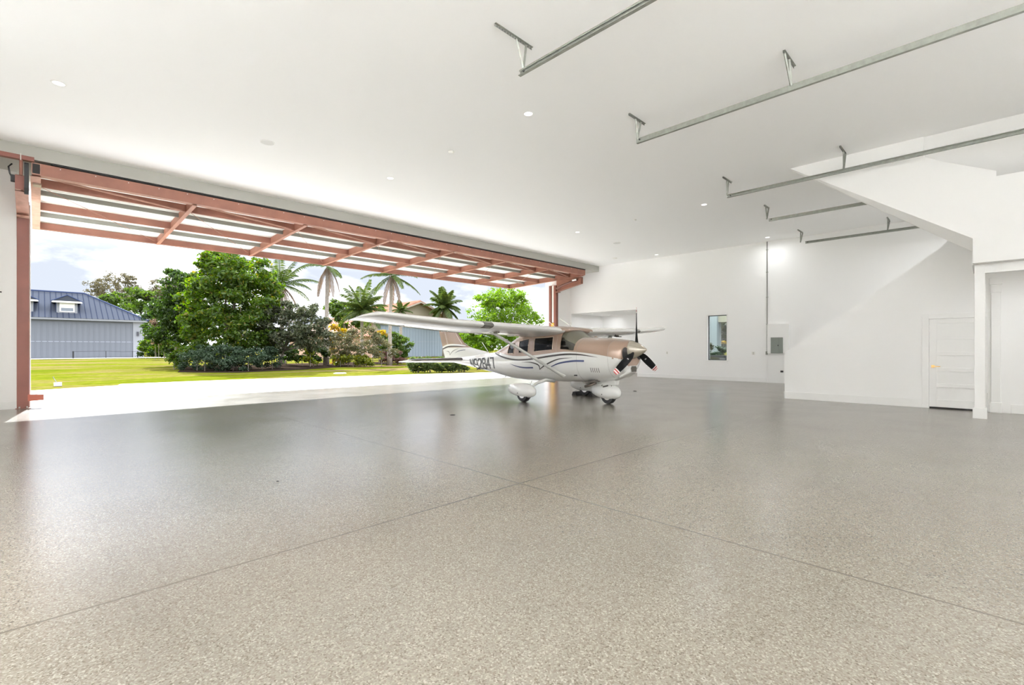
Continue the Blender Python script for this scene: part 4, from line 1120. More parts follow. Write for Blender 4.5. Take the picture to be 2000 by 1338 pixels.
for sgn in (-1, 1):
    pant('wheel_fairing', 2.38, sgn * 1.24, 0.27, 0.39, 1.0, 0.275, 2.80, 0.20, 0.16)
    lg = MB().tube([(-2.62, sgn * 0.30, 0.50), (-2.64, sgn * 0.62, 0.54), (-2.67, sgn * 0.90, 0.47), (-2.69, sgn * 1.10, 0.36), (-2.70, sgn * 1.20, 0.27)], [0.05, 0.045, 0.036, 0.03, 0.028], 10)
    lg.build('main_gear_leg', PW, plane, smooth=True, local=True)
    MB().tube([(-2.78, sgn * 0.98, 0.52), (-2.76, sgn * 1.08, 0.40)], 0.008, 6).build('brake_line', PW, plane, local=True)
pant('wheel_fairing', 0.72, 0.0, 0.29, 0.41, 0.88, 0.285, 1.08, 0.20, 0.14)
ng = MB(); ng.tube([(-1.06, 0, 0.66), (-1.06, 0, 0.34)], [0.05, 0.04], 12)
ng.build('nose_gear_leg', CHROME, plane, smooth=True, local=True)
nf = MB()
nf.loft([[(-(0.82 + 0.0), y, z) for y, z in ((-0.10, 0.60), (0.10, 0.60), (0.07, 0.47), (-0.07, 0.47))], [(-(1.35), y, z) for y, z in ((-0.16, 0.60), (0.16, 0.60), (0.10, 0.44), (-0.10, 0.44))], [(-(1.75), y, z) for y, z in ((-0.06, 0.56), (0.06, 0.56), (0.03, 0.52), (-0.03, 0.52))]])
nf.build('nose_gear_fairing', PW, plane, local=True, bevel=0.02)
sc_ = MB(); sc_.tube([(-0.98, -0.05, 0.50), (-0.92, -0.075, 0.42), (-1.0, -0.06, 0.36)], 0.012, 6); sc_.tube([(-1.10, -0.06, 0.52), (-1.22, -0.10, 0.45), (-1.16, -0.08, 0.38)], 0.011, 6); sc_.tube([(-1.02, -0.11, 0.46), (-1.16, -0.11, 0.42)], 0.018, 6)
sc_.build('scissor_link', mat('link_dark', (0.08, 0.07, 0.06), 0.5), plane, local=True)
MB().prism([(-1.20, 0.60), (-1.55, 0.535), (-1.50, 0.49), (-1.22, 0.55)], 'y', -0.36, 0.36).build('cowl_flap', mat('cowl_flap_dark', (0.10, 0.085, 0.07), 0.6), plane, local=True)
MB().tube([(-1.3, -0.22, 0.52), (-1.5, -0.24, 0.44), (-1.62, -0.24, 0.41)], 0.035, 10).build('exhaust_stack', mat('exhaust_steel', (0.14, 0.11, 0.09), 0.5, metal=0.5), plane, smooth=True, local=True)
MB().tube([(-4.9, 0, 0.54), (-4.97, 0, 0.48)], 0.012, 6).build('drain_mast', BLACK, plane, local=True)

# ---- cabin inside
MB().box(-4.2, -0.34, 0.64, -1.75, 0.34, 0.69).build('cabin_floor', LINER, plane, local=True)
MB().box(-1.80, -0.46, 0.68, -1.70, 0.46, 1.40).build('instrument_panel', BLACK, plane, local=True)
for s_ in (2.72, 3.5):
    for sgn in (-1, 1):
        st_ = MB(); y = sgn * 0.25
        st_.box(-s_ - 0.02, y - 0.2, 0.86, -s_ + 0.45, y + 0.2, 0.98)
        st_.prism([(-s_ - 0.04, 0.94), (-s_ + 0.07, 0.94), (-s_ - 0.05, 1.42), (-s_ - 0.15, 1.42)], 'y', y - 0.2, y + 0.2)
        st_.prism([(-s_ - 0.06, 1.44), (-s_ - 0.16, 1.44), (-s_ - 0.17, 1.58), (-s_ - 0.08, 1.58)], 'y', y - 0.11, y + 0.11)
        st_.box(-s_ + 0.05, y - 0.15, 0.68, -s_ + 0.38, y + 0.15, 0.86)
        st_.build('seat', SEAT, plane, local=True, bevel=0.03)
MB().box(-4.36, -0.40, 0.70, -3.95, 0.40, 1.46).build('rear_light_block', SEAT, plane, local=True, bevel=0.03)  # dark block added to keep the rear side windows from showing bright
MB().box(-3.9, -0.02, 0.70, -3.2, 0.02, 1.62).build('cabin_light_block', SEAT, plane, local=True)  # dark panel added to stop light showing through the far side windows
# ---- aerials
MB().tube([(-3.3, -0.45, 1.99), (-3.62, -0.5, 2.17)], 0.009, 6).build('whip_antenna', PW, plane, local=True)
MB().tube([(-3.3, 0.45, 1.99), (-3.62, 0.5, 2.17)], 0.009, 6).build('whip_antenna', PW, plane, local=True)
MB().tube([(-2.55, 0.25, 1.99), (-2.95, 0.28, 2.2)], 0.013, 6).build('whip_antenna', PW, plane, local=True)
MB().tube([(-5.75, 0, 1.22), (-6.1, 0, 1.56)], 0.009, 6).build('whip_antenna', PW, plane, local=True)
MB().tube([(-2.3, 0.0, 1.98), (-2.3, 0.0, 2.06)], 0.02, 8).build('beacon_stub', PLATE, plane, local=True)
MB().lathe([(0.035, 0), (0.035, 0.02)], 16, M=Matrix.Translation((-1.55, 0.1, 1.655))).build('air_vent', mat('vent_tan', (0.3, 0.22, 0.16), 0.4), plane, local=True)

# ---- chocks on the far main wheel
wp = plane.matrix_world if False else None
def plane_pt(s, o, z=0.0):
    a = math.radians(-3.2); c_, n_ = math.cos(a), math.sin(a)
    return (-5.50 - s * c_ + o * n_, 9.88 - s * n_ - o * c_, z)
for ds, lb in ((-0.30, 'black rubber wheel chock in front of the far main wheel of the airplane'), (0.30, 'black rubber wheel chock behind the far main wheel of the airplane')):
    x, y, _ = plane_pt(2.80 + ds, -1.24)
    t = thing('wheel_chock', (x, y, 0), lb, 'wheel chock', 'rubber chocks at the far main wheel', rz=math.radians(-3.2))
    e = -1 if ds < 0 else 1
    MB().prism([(-0.09 * 1, 0), (0.09, 0), (0.05, 0.10), (-0.05, 0.10)], 'y', -0.19, 0.19).build('block', BLACK, t, local=True, bevel=0.008)
    MB().tube([(0, -0.15, 0.10), (0, -0.15, 0.115), (0, -0.05, 0.115), (0, -0.05, 0.10)], 0.006, 5).build('rope', DARK, t, local=True)

# ================================================================== PLANTS
rng = np.random.default_rng(7)
def leaf_mesh(name, blobs, n, size, m, parent, seed=0, flat=0.35, shell=0.55, clump=0, puff=110, pk=1.0):
    """blobs: (x,y,z, rx,ry,rz). Leaf cards (folded diamonds) gathered in twig clusters in the outer part of every blob."""
    g = np.random.default_rng(seed)
    B_ = np.array(blobs, float)
    vol = (B_[:, 3] * B_[:, 4] * B_[:, 5]) ** (2 / 3); pr = vol / vol.sum()
    # puffs on the shell of every lobe
    npf = max(6, int(n / puff)); bi = g.choice(len(B_), npf, p=pr)
    dp = g.normal(size=(npf, 3)); dp /= np.linalg.norm(dp, axis=1)[:, None]
    rp_ = shell + (1.04 - shell) * g.random(npf) ** 0.5
    pc = B_[bi, :3] + dp * rp_[:, None] * B_[bi, 3:6]
    pr_ = (B_[bi, 3:6].min(1) * (0.22 + 0.22 * g.random(npf)) * pk)[:, None] * np.array([1.15, 1.15, 0.8])
    nc = max(1, n // clump) if clump else n
    pi_ = g.integers(0, npf, nc)
    d = g.normal(size=(nc, 3)); d /= np.linalg.norm(d, axis=1)[:, None]
    d[:, 2] = np.where(g.random(nc) < 0.6, np.abs(d[:, 2]), d[:, 2])
    ctr = pc[pi_] + d * (0.55 + 0.5 * g.random(nc))[:, None] * pr_[pi_]
    if clump:
        ctr = np.repeat(ctr, clump, 0); d = np.repeat(d, clump, 0)
        ctr = ctr + g.normal(size=ctr.shape) * size * np.array([0.9, 0.9, 0.6])
    k = len(ctr)
    nrm = g.normal(size=(k, 3)) + d * 0.7 + np.array([0, 0, 0.6]); nrm /= np.linalg.norm(nrm, axis=1)[:, None]
    a = np.cross(nrm, g.normal(size=(k, 3))); a /= np.linalg.norm(a, axis=1)[:, None]
    b = np.cross(nrm, a)
    sz = size * (0.65 + 0.7 * g.random(k))[:, None]
    P0 = ctr - a * sz; P1 = ctr + b * sz * flat * 1.3 + nrm * sz * 0.12; P2 = ctr + a * sz; P3 = ctr - b * sz * flat * 1.3 + nrm * sz * 0.12
    V = np.stack([P0, P1, P2, P3], 1).reshape(-1, 3)
    V = V[:, :]; V[:, 2] = np.maximum(V[:, 2], 0.02)
    off = np.array(world_loc(parent)) if parent is not None else V.mean(0) * np.array([1, 1, 0])
    V = V - off
    me = bpy.data.meshes.new(name)
    me.vertices.add(4 * k); me.vertices.foreach_set('co', V.astype(np.float32).ravel())
    me.loops.add(4 * k); me.loops.foreach_set('vertex_index', np.arange(4 * k, dtype=np.int32))
    me.polygons.add(k); me.polygons.foreach_set('loop_start', np.arange(0, 4 * k, 4, dtype=np.int32)); me.polygons.foreach_set('loop_total', np.full(k, 4, dtype=np.int32))
    me.materials.append(m); me.update(calc_edges=True); me.validate()
    o = bpy.data.objects.new(name, me); col.objects.link(o)
    if parent is not None: o.parent = parent
    else: o.location = off
    return o
def pxb(lst, d, depth_f=1.0, jit=0.0, seed=3):
    """crown lobes given as (column, row, half width, half height) of the view at depth d -> world ellipsoids"""
    g = np.random.default_rng(seed); out = []
    for u, v, ru, rv in lst:
        dd = d + (g.random() - 0.5) * jit
        x, y = at(u, dd); k = dd / FPX
        r = ru * k; out.append((x, y, hgt(v, dd), r, r * depth_f, rv * k))
    return out
BARK = mat('bark_grey', (0.20, 0.17, 0.14), 0.9, var=0.3, vscale=7)
BARK_P = mat('palm_bark', (0.30, 0.26, 0.22), 0.9, var=0.25, vscale=10)
LG = {
 'lush': leaf_mat('leaf_lush', (0.038, 0.085, 0.010), (0.105, 0.165, 0.020), (0.21, 0.165, 0.03)),
 'dark': leaf_mat('leaf_dark', (0.020, 0.046, 0.010), (0.060, 0.098, 0.018)),
 'round': leaf_mat('leaf_round', (0.041, 0.081, 0.012), (0.093, 0.140, 0.024)),
 'sparse': leaf_mat('leaf_sparse', (0.085, 0.078, 0.042), (0.150, 0.128, 0.075), trans=0.3),
 'grey': leaf_mat('leaf_grey', (0.075, 0.085, 0.032), (0.165, 0.148, 0.078), (0.19, 0.120, 0.060), trans=0.3),
 'silver': leaf_mat('leaf_silver', (0.030, 0.042, 0.018), (0.095, 0.105, 0.058), (0.12, 0.085, 0.05), trans=0.3),
 'bright': leaf_mat('leaf_bright', (0.100, 0.200, 0.014), (0.175, 0.270, 0.028)),
 'yellow': leaf_mat('leaf_yellow', (0.30, 0.20, 0.014), (0.42, 0.27, 0.02), (0.12, 0.17, 0.02)),
 'lime': leaf_mat('leaf_lime', (0.095, 0.150, 0.016), (0.24, 0.23, 0.03)),
 'plum': leaf_mat('leaf_plum', (0.10, 0.050, 0.042), (0.17, 0.095, 0.070), trans=0.3),
 'hedge': leaf_mat('leaf_hedge', (0.055, 0.090, 0.026), (0.130, 0.170, 0.052)),
 'blue': leaf_mat('leaf_bluegreen', (0.022, 0.044, 0.022), (0.058, 0.088, 0.046), trans=0.25),
 'palm': leaf_mat('leaf_palm', (0.040, 0.070, 0.016), (0.100, 0.128, 0.030), trans=0.28),
 'dead': leaf_mat('leaf_dead', (0.13, 0.085, 0.055), (0.20, 0.140, 0.092), trans=0.25),
}
def branches(parent, base, tips, r0, name='trunk'):
    mb = MB(); bx, by = base
    top = np.mean(np.array(tips), 0); fork = np.array([bx + (top[0] - bx) * 0.3, by + (top[1] - by) * 0.3, top[2] * 0.42])
    mb.tube([(bx, by, -0.05), (bx + (fork[0] - bx) * 0.5, by + (fork[1] - by) * 0.5, fork[2] * 0.55), tuple(fork)], [r0 * 1.3, r0, r0 * 0.85], 9)
    g = np.random.default_rng(5)
    for t_ in tips:
        t_ = np.array(t_); mid = fork + (t_ - fork) * 0.5 + g.normal(size=3) * 0.15 * np.linalg.norm(t_ - fork) * 0.5
        mb.tube([tuple(fork), tuple(mid), tuple(t_)], [r0 * 0.6, r0 * 0.4, r0 * 0.12], 6)
    return mb.build(name, BARK, parent, smooth=True)
def tree(label, u, d, lobes, n, size, key, cat='tree', name='tree', group=None, r0=0.14, jit=2.0, clump=6, shell=0.5, seed=1, deep=1.0, part='crown', puff=110, pk=1.0):
    x, y = at(u, d)
    t = thing(name, (x, y, 0), label, cat, group)
    B_ = pxb(lobes, d, deep, jit, seed)
    leaf_mesh(part, B_, n, size, LG[key], t, seed, clump=clump, shell=shell, puff=puff, pk=pk)
    branches(t, (x, y), [(b[0], b[1], b[2]) for b in B_[:9]], r0)
    return t
def bush(label, u, d, lobes, n, size, key, name='shrub', cat='shrub', group=None, jit=1.0, clump=4, shell=0.55, seed=1, deep=1.0):
    x, y = at(u, d)
    t = thing(name, (x, y, 0), label, cat, group)
    B_ = pxb(lobes, d, deep, jit, seed)
    leaf_mesh('foliage', B_, n, size, LG[key], t, seed, clump=clump, shell=shell)
    mb = MB()
    for b in B_[:6]: mb.tube([(b[0], b[1], -0.03), (b[0], b[1], max(0.2, b[2]))], [0.03, 0.012], 5)
    mb.build('stems', BARK, t)
    return t
def frond(parent, base, dirv, length, droop, key, nl=34, wl=0.55, thin=0.035, name='frond', seed=0):
    g = np.random.default_rng(seed); d = Vector(dirv).normalized()
    side = d.cross(Vector((0, 0, 1)))
    if side.length < 0.05: side = Vector((1, 0, 0))
    side.normalize()
    pts = []; p = Vector(base); dcur = d.copy(); st_ = length / 14
    for i in range(15):
        pts.append(p.copy()); p = p + dcur * st_
        dcur = (dcur + Vector((0, 0, -droop * (0.4 + i / 9)))).normalized()
    mb = MB(); mb.tube(pts, [0.03 * (1 - i / 16) + 0.006 for i in range(15)], 4)
    for i in range(nl):
        t_ = 0.08 + 0.92 * i / nl; fi = t_ * 14; k = min(13, int(fi)); c = pts[k].lerp(pts[k + 1], fi - k)
        ax = (pts[k + 1] - pts[k]).normalized()
        ll = wl * (math.sin(PI * (0.12 + 0.85 * t_)) ** 0.6) * (0.85 + 0.3 * g.random())
        for sg in (-1, 1):
            dr = (side * sg * 0.85 + ax * 0.55 + Vector((0, 0, -0.25 - 0.9 * droop * 2 + 0.25 * (g.random() - 0.5)))).normalized()
            tip = c + dr * ll + Vector((0, 0, -0.18 * ll)); md = c + dr * ll * 0.5
            wv = ax * thin
            mb.add([c - wv * 0.5, c + wv * 0.5, md + wv, tip, md - wv], [(0, 1, 2, 3, 4)])
    return mb.build(name, LG[key], parent)
def palm(label, u, d, v_crown, trunk_top_r, nf, L_, live, dead, u_top=None, name='palm_tree', key='palm', spread=(-0.15, 1.0), wl=0.55, seed=0, nl=34, thin=0.04, vis_low=0):
    x, y = at(u, d); xt, yt = at(u_top if u_top else u, d); zc = hgt(v_crown, d)
    t = thing(name, (x, y, 0), label, 'palm tree', None)
    g = np.random.default_rng(seed)
    pts = []; rad = []
    for i in range(9):
        f_ = i / 8; pts.append((x + (xt - x) * f_ ** 1.5, y + (yt - y) * f_ ** 1.5, -0.05 + (zc + 0.05) * f_)); rad.append(trunk_top_r * (1.75 - 1.2 * min(1, f_ * 3.0) * 0.55 - 0.09 * f_) if f_ < 0.34 else trunk_top_r * (1.05 - 0.1 * f_))
    MB().tube(pts, rad, 12).build('trunk', BARK_P, t, smooth=True)
    for i in range(nf):
        az = 2 * PI * (i * 0.381966 + 0.07 * g.random()); el = spread[0] + (spread[1] - spread[0]) * (i / max(1, nf - 1))
        if i < dead: el = -1.0 + 0.35 * g.random(); k_ = 'dead'; dr = 0.16
        else: k_ = key; dr = 0.055 + 0.03 * g.random()
        dv = (math.cos(az) * math.cos(el), math.sin(az) * math.cos(el), math.sin(el))
        frond(t, (xt, yt, zc), dv, L_ * (0.85 + 0.3 * g.random()), dr, k_, nl, wl, thin, 'dead_frond' if k_ == 'dead' else 'frond', seed * 100 + i)
    return t

# --- the big mass left of centre
tree('tall dense bright green tree in the middle of the garden, highest crown of all', 455, 33.0,
     [(450, 545, 62, 45), (430, 520, 35, 25), (480, 535, 45, 32), (415, 585, 55, 40), (470, 600, 60, 45), (505, 585, 40, 40), (440, 640, 70, 38), (495, 645, 45, 35), (398, 640, 40, 30), (400, 512, 22, 10), (440, 508, 40, 14), (515, 560, 30, 28), (465, 675, 65, 22), (418, 560, 38, 30)],
     34000, 0.13, 'lush', r0=0.2, clump=7, seed=11)
tree('darker leafy tree growing just left of the tallest tree, with a stray top branch', 345, 37.0,
     [(345, 600, 42, 48), (330, 640, 36, 40), (362, 570, 30, 26), (372, 620, 38, 45), (318, 620, 24, 30), (352, 545, 13, 14), (337, 534, 9, 6), (366, 552, 16, 14), (350, 665, 45, 28), (372, 590, 34, 30)],
     17000, 0.14, 'dark', r0=0.16, clump=6, seed=12)
tree('rounded green tree rising behind the hipped roof corner of the blue grey hangar', 262, 92.0,
     [(255, 585, 40, 22), (235, 602, 30, 24), (290, 590, 30, 26), (275, 625, 48, 30), (215, 590, 18, 14), (310, 610, 24, 36), (290, 655, 30, 26)],
     11000, 0.32, 'round', r0=0.4, jit=6, clump=6, seed=13)
tree('thin airy brownish tree poking up behind the blue grey hangar roof', 222, 104.0,
     [(200, 560, 26, 14), (230, 548, 26, 14), (252, 545, 12, 14), (185, 578, 22, 12), (225, 575, 36, 16), (262, 565, 14, 22)],
     4200, 0.24, 'sparse', r0=0.35, jit=6, clump=3, shell=0.1, seed=14, puff=30, pk=0.9)
tree('thin pale grey tree between the rounded tree and the dark leafy tree', 318, 98.0,
     [(318, 565, 26, 16), (300, 575, 20, 14), (333, 556, 12, 16), (320, 590, 24, 26)],
     3600, 0.24, 'sparse', r0=0.3, jit=5, clump=3, shell=0.1, seed=15, puff=30, pk=0.9)
bush('bright green rounded shrub at the left end of the planting bed', 362, 31.5,
     [(362, 690, 28, 26), (350, 702, 20, 18), (385, 684, 26, 18), (340, 695, 10, 14)], 5200, 0.085, 'lush', seed=16)
bush('wide bluish dark green shrub in front of the tallest tree', 425, 29.3,
     [(385, 706, 30, 20), (420, 700, 34, 24), (455, 702, 34, 22), (485, 704, 28, 20), (400, 692, 26, 16), (440, 690, 30, 16)], 11500, 0.07, 'blue', seed=17)
bush('small dark shrub right of the wide bluish shrub, near the forked trunk', 522, 31.5, [(512, 698, 22, 22), (532, 700, 18, 18)], 3600, 0.08, 'blue', seed=18)
tree('grey green small tree with a pale forked trunk in the garden bed', 543, 33.0,
     [(560, 640, 48, 32), (530, 645, 30, 32), (590, 632, 36, 32), (610, 655, 34, 30), (560, 612, 40, 18), (600, 605, 30, 14), (575, 668, 50, 20), (625, 625, 20, 18)],
     14500, 0.10, 'silver', r0=0.11, clump=5, seed=19)
palm('palm with brown hanging fronds and a tall bare trunk left of the wing tip', 637, 39.0, 520, 0.15, 11, 2.6, 6, 5, u_top=640, seed=3, spread=(-0.9, 0.6), wl=0.42, nl=30)
palm('coconut palm with long arching fronds partly hidden by the tallest tree', 552, 42.0, 556, 0.17, 20, 3.3, 16, 4, u_top=548, seed=4, spread=(-0.55, 1.2), wl=0.6)
palm('full green feathery palm above the airplane wing tip', 707, 50.0, 606, 0.17, 22, 3.2, 22, 0, seed=5, spread=(-0.35, 1.35), wl=0.75, thin=0.06)
palm('slim palm with a tall pale trunk crossing behind the airplane wing', 761, 39.5, 538, 0.13, 14, 2.6, 11, 3, u_top=765, seed=6, spread=(-0.7, 0.9), wl=0.45)
palm('bushy royal palm head to the right of the tiled gable', 868, 78.0, 598, 0.25, 24, 3.4, 22, 2, seed=7, spread=(-0.75, 1.35), wl=0.95, thin=0.10)
palm('small distant palm peeking out beside the slim palm trunk', 783, 70.0, 606, 0.2, 11, 2.0, 11, 0, seed=8, spread=(-0.3, 1.2), wl=0.5, thin=0.06)
bush('pale greyish flowering shrub below the wing tip', 700, 37.5,
     [(680, 672, 34, 26), (712, 668, 36, 26), (745, 682, 26, 22), (660, 690, 24, 18), (700, 692, 40, 16), (728, 650, 14, 12)], 11500, 0.075, 'grey', seed=20)
bush('low yellow green croton bush along the lawn edge', 690, 36.0, [(665, 704, 18, 9), (690, 704, 20, 9), (715, 704, 18, 9)], 2600, 0.09, 'lime', seed=21)
bush('tall dark green shrub around the slim palm trunk', 772, 42.0, [(765, 668, 20, 18), (785, 678, 18, 20), (775, 692, 20, 14), (752, 672, 14, 14)], 5200, 0.10, 'round', seed=22)
bush('dull plum red shrub at the foot of the slim palm', 765, 40.0, [(755, 700, 16, 10), (778, 700, 14, 11)], 2200, 0.09, 'plum', seed=23)
bush('yellow orange leaved bush left of the wing tip in front of the tiled roof', 662, 41.0, [(660, 650, 18, 12), (650, 662, 12, 8), (672, 658, 12, 8), (650, 690, 8, 30)], 1600, 0.16, 'yellow', seed=24)
bush('yellow orange leaved bush under the airplane wing by the slim palm', 746, 43.0, [(740, 655, 10, 10), (752, 652, 12, 10), (746, 685, 6, 30)], 900, 0.16, 'yellow', seed=25)
tree('soft green tree far behind the bare palm trunk', 680, 62.0, [(672, 600, 26, 16), (650, 606, 16, 16), (700, 612, 28, 14), (735, 612, 22, 10), (690, 628, 34, 16)], 5600, 0.22, 'round', r0=0.2, jit=3, seed=26)
bush('lime leaved young shrub in the mulch beside the bare palm foot', 612, 36.0, [(612, 700, 14, 12), (606, 690, 6, 12)], 900, 0.10, 'lime', seed=27)
tree('bright spring green spreading tree behind the airplane cabin', 985, 50.0,
     [(985, 590, 44, 26), (950, 610, 30, 30), (1025, 612, 30, 30), (960, 585, 30, 16), (1010, 580, 24, 14), (985, 630, 56, 30), (940, 640, 26, 18), (1040, 640, 22, 22), (915, 655, 26, 16), (930, 672, 36, 20), (975, 668, 40, 20)],
     23000, 0.13, 'bright', r0=0.17, jit=3, clump=5, shell=0.1, seed=28, puff=60)
tree('deep green tree seen under the wing between the tail fin and the cabin', 912, 58.0, [(908, 668, 22, 16), (900, 684, 24, 14), (925, 690, 24, 14), (945, 692, 24, 12)], 4200, 0.17, 'dark', r0=0.15, seed=29)
bush('dark undergrowth behind the pale forked trunk in the garden bed', 590, 38.0, [(560, 692, 22, 16), (590, 690, 24, 18), (620, 694, 18, 14), (540, 680, 20, 18)], 5200, 0.11, 'dark', seed=31)
bush('light green bushes at the near right corner of the blue grey hangar', 292, 66.0, [(286, 675, 12, 14), (305, 672, 12, 14), (322, 676, 14, 12)], 2600, 0.17, 'lush', seed=32)
bush('dry brown brush between the rounded tree and the darker leafy tree', 312, 60.0, [(310, 640, 12, 26), (303, 655, 10, 18), (320, 655, 10, 16)], 1500, 0.2, 'dead', seed=33)
# hedge row on the right of the lawn
for i, (u, d, lb) in enumerate(((812, 27.6, 'leftmost hedge plant of the row behind the airplane tail'), (835, 27.7, 'second hedge plant from the left behind the airplane tail'), (858, 27.9, 'middle hedge plant behind the airplane tail'), (880, 28.1, 'fourth hedge plant from the left, under the tail fin'), (902, 28.4, 'fifth hedge plant, below the rear fuselage'))):
    bush(lb, u, d, [(u, 711, 14, 11), (u - 5, 719, 10, 7), (u + 6, 718, 9, 7), (u + 4, 702, 9, 4)], 3600, 0.055, 'hedge', name='hedge_plant', cat='hedge', group='hedge plants behind the airplane tail', seed=40 + i, jit=0.2)
bush('clipped dark hedge at the right end of the blue grey hangar', 300, 70.0, [(288, 682, 14, 16), (312, 684, 18, 14), (332, 688, 14, 12)], 4200, 0.16, 'dark', name='hedge', cat='hedge', seed=50)

# ================================================================== BUILDINGS BEYOND
SID = mat('hangar_siding', (0.158, 0.168, 0.188), 0.8, spec=0.1)
SIDT = mat('hangar_trim', (0.26, 0.27, 0.29), 0.8, spec=0.1)
RBLU = mat('blue_metal_roof', (0.066, 0.074, 0.094), 0.95, spec=0.0)
RNAV = mat('navy_trim', (0.045, 0.062, 0.125), 0.8, spec=0.1)
hb = thing('hangar_building', (-94.0, -10, 0), 'blue grey hangar building with a hipped metal roof and dormers across the grass', 'building')
FX = -94.0; YR_, YL_ = 11.7, -30.0; EZ = 5.62
MB().box(FX - 24, YL_, -0.3, FX, YR_, EZ).build('wall', SID, hb)
rb_ = MB()
for k in range(64):
    y = 10.3 - k * 0.62
    if y > YL_: rb_.box(FX, y - 0.05, 0.15, FX + 0.06, y + 0.05, EZ - 0.35)
dpn = rb_.box(FX, YL_, 0.1, FX + 0.03, 10.45, EZ - 0.3).build('door_panel', SID, hb)
MB().box(FX, YL_, 2.35, FX + 0.045, 10.45, 2.42).build('panel_joint', mat('hangar_joint', (0.30, 0.32, 0.36), 0.6), dpn)
MB().box(FX, 10.5, -0.1, FX + 0.10, YR_, EZ - 0.05).build('pilaster', SIDT, hb)
MB().box(FX, YL_, EZ - 0.12, FX + 0.55, YR_ + 0.55, EZ + 0.16).build('gutter', SIDT, hb)
MB().box(FX + 0.02, YR_ + 0.02, 0.0, FX + 0.14, YR_ + 0.14, EZ).build('downspout', SIDT, hb)
MB().box(FX, 10.95, 3.35, FX + 0.3, 11.2, 4.0).build('wall_lantern', mat('lantern_dark', (0.05, 0.05, 0.06), 0.5), hb)
ridge_x, ridge_z, ridge_y = FX - 8.5, 10.2, 5.3
rf = MB()
E0 = (FX + 0.6, YR_ + 0.6, EZ + 0.14); E1 = (FX + 0.6, YL_, EZ + 0.14); Rr = (ridge_x, ridge_y, ridge_z); Rl = (ridge_x, YL_, ridge_z); Bk = (FX - 17.6, YR_ + 0.6, EZ + 0.14); Bk2 = (FX - 17.6, YL_, EZ + 0.14)
rf.add([E0, E1, Rl, Rr, Bk, Bk2], [(0, 3, 2, 1), (0, 4, 3), (3, 4, 5, 2), (0, 1, 5, 4), (1, 2, 5)])
seam = rf
sl = (ridge_z - E0[2]) / (E0[0] - ridge_x)
y = YR_ + 0.2
while y > YL_:
    t_ = 1.0 if y < ridge_y else max(0.02, (E0[1] - y) / (E0[1] - ridge_y))
    xa, xb = E0[0], E0[0] + (ridge_x - E0[0]) * t_
    za, zb = E0[2], E0[2] + (ridge_z - E0[2]) * t_
    seam.add([(xa, y - 0.03, za), (xa, y + 0.03, za), (xb, y + 0.03, zb), (xb, y - 0.03, zb), (xa, y - 0.03, za + 0.045), (xa, y + 0.03, za + 0.045), (xb, y + 0.03, zb + 0.045), (xb, y - 0.03, zb + 0.045)], [(4, 5, 6, 7), (0, 4, 7, 3), (1, 2, 6, 5), (0, 1, 5, 4)], 1)
    y -= 0.62
rfo = rf.build('roof', [RBLU, mat('roof_seam', (0.030, 0.038, 0.065), 0.95, spec=0.0)], hb)
MB().tube([Rl, Rr, E0], 0.17, 6).build('ridge_cap', RNAV, rfo)
MB().tube([Rr, Bk], 0.15, 6).build('ridge_cap', RNAV, rfo)
def dormer(yc, wd, zb, zt):
    xf = E0[0] - (zb - E0[2]) / sl - 0.15
    g = thing('x', (0, 0, 0), '', '') if False else None
    d_ = MB(); d_.prism([(yc - wd / 2, zb), (yc + wd / 2, zb), (yc + wd / 2, zt), (yc - wd / 2, zt)], 'x', xf - 4.0, xf)
    do = d_.build('dormer', SIDT, hb)
    MB().box(xf, yc - wd * 0.36, zb + 0.22, xf + 0.05, yc + wd * 0.36, zt - 0.1).build('window_frame', TRIM, do)
    MB().box(xf + 0.05, yc - wd * 0.29, zb + 0.35, xf + 0.06, yc + wd * 0.29, zt - 0.95).build('window_pane', mat('dormer_glass', (0.20, 0.23, 0.27), 0.15), do)
    MB().box(xf - 3.5, yc - wd / 2 - 0.05, zb - 0.7, xf - 0.05, yc + wd / 2 + 0.05, zt - 0.2).build('dormer_flashing', RNAV, do)
    r_ = MB(); r_.prism([(yc - wd / 2 - 0.5, zt - 0.05), (yc + wd / 2 + 0.5, zt - 0.05), (yc, zt + 0.85)], 'x', xf - 5.0, xf + 0.45); r_.build('dormer_roof', RBLU, do)
    f_ = MB(); f_.box(xf + 0.40, yc - wd / 2 - 0.5, zt - 0.22, xf + 0.5, yc + wd / 2 + 0.5, zt + 0.02); f_.build('dormer_fascia', TRIM, do)
    b_ = MB(); b_.tube([(xf + 0.45, yc - wd / 2 - 0.55, zt - 0.02), (xf + 0.45, yc, zt + 0.9), (xf + 0.45, yc + wd / 2 + 0.55, zt - 0.02)], 0.09, 5); b_.build('dormer_ridge', RNAV, do)
for yc in (3.05, -1.55, -6.15): dormer(yc, 2.25, 6.5, 8.25)
struct(MB().box(FX, YL_, -0.2, FX + 5.5, YR_ + 4.5, -0.005), 'far_apron', APRON)
# low rope barrier in front of the far hangar
x0_, y0_ = FX + 3.0, 11.0
br = thing('rope_barrier', (FX + 3.0, 6.0, 0), 'low black rope barrier standing in front of the blue grey hangar', 'barrier')
def yat(u, x): t_ = (u - 1000) / FPX; return x * (1 + t_) / (t_ - 1)
posts = [(143, 0.085), (207, 0.035), (259, 0.035), (269, 0.085)]
for u, r_ in posts:
    y = yat(u, FX + 3); MB().tube([(FX + 3, y, -0.02), (FX + 3, y, 1.0)], r_, 8).build('post', BLACK, br)
MB().tube([(FX + 3, yat(143, FX + 3), 0.95), (FX + 3, yat(207, FX + 3), 1.0), (FX + 3, yat(240, FX + 3), 0.9), (FX + 3, yat(269, FX + 3), 0.95)], 0.022, 5).build('rope', BLACK, br)

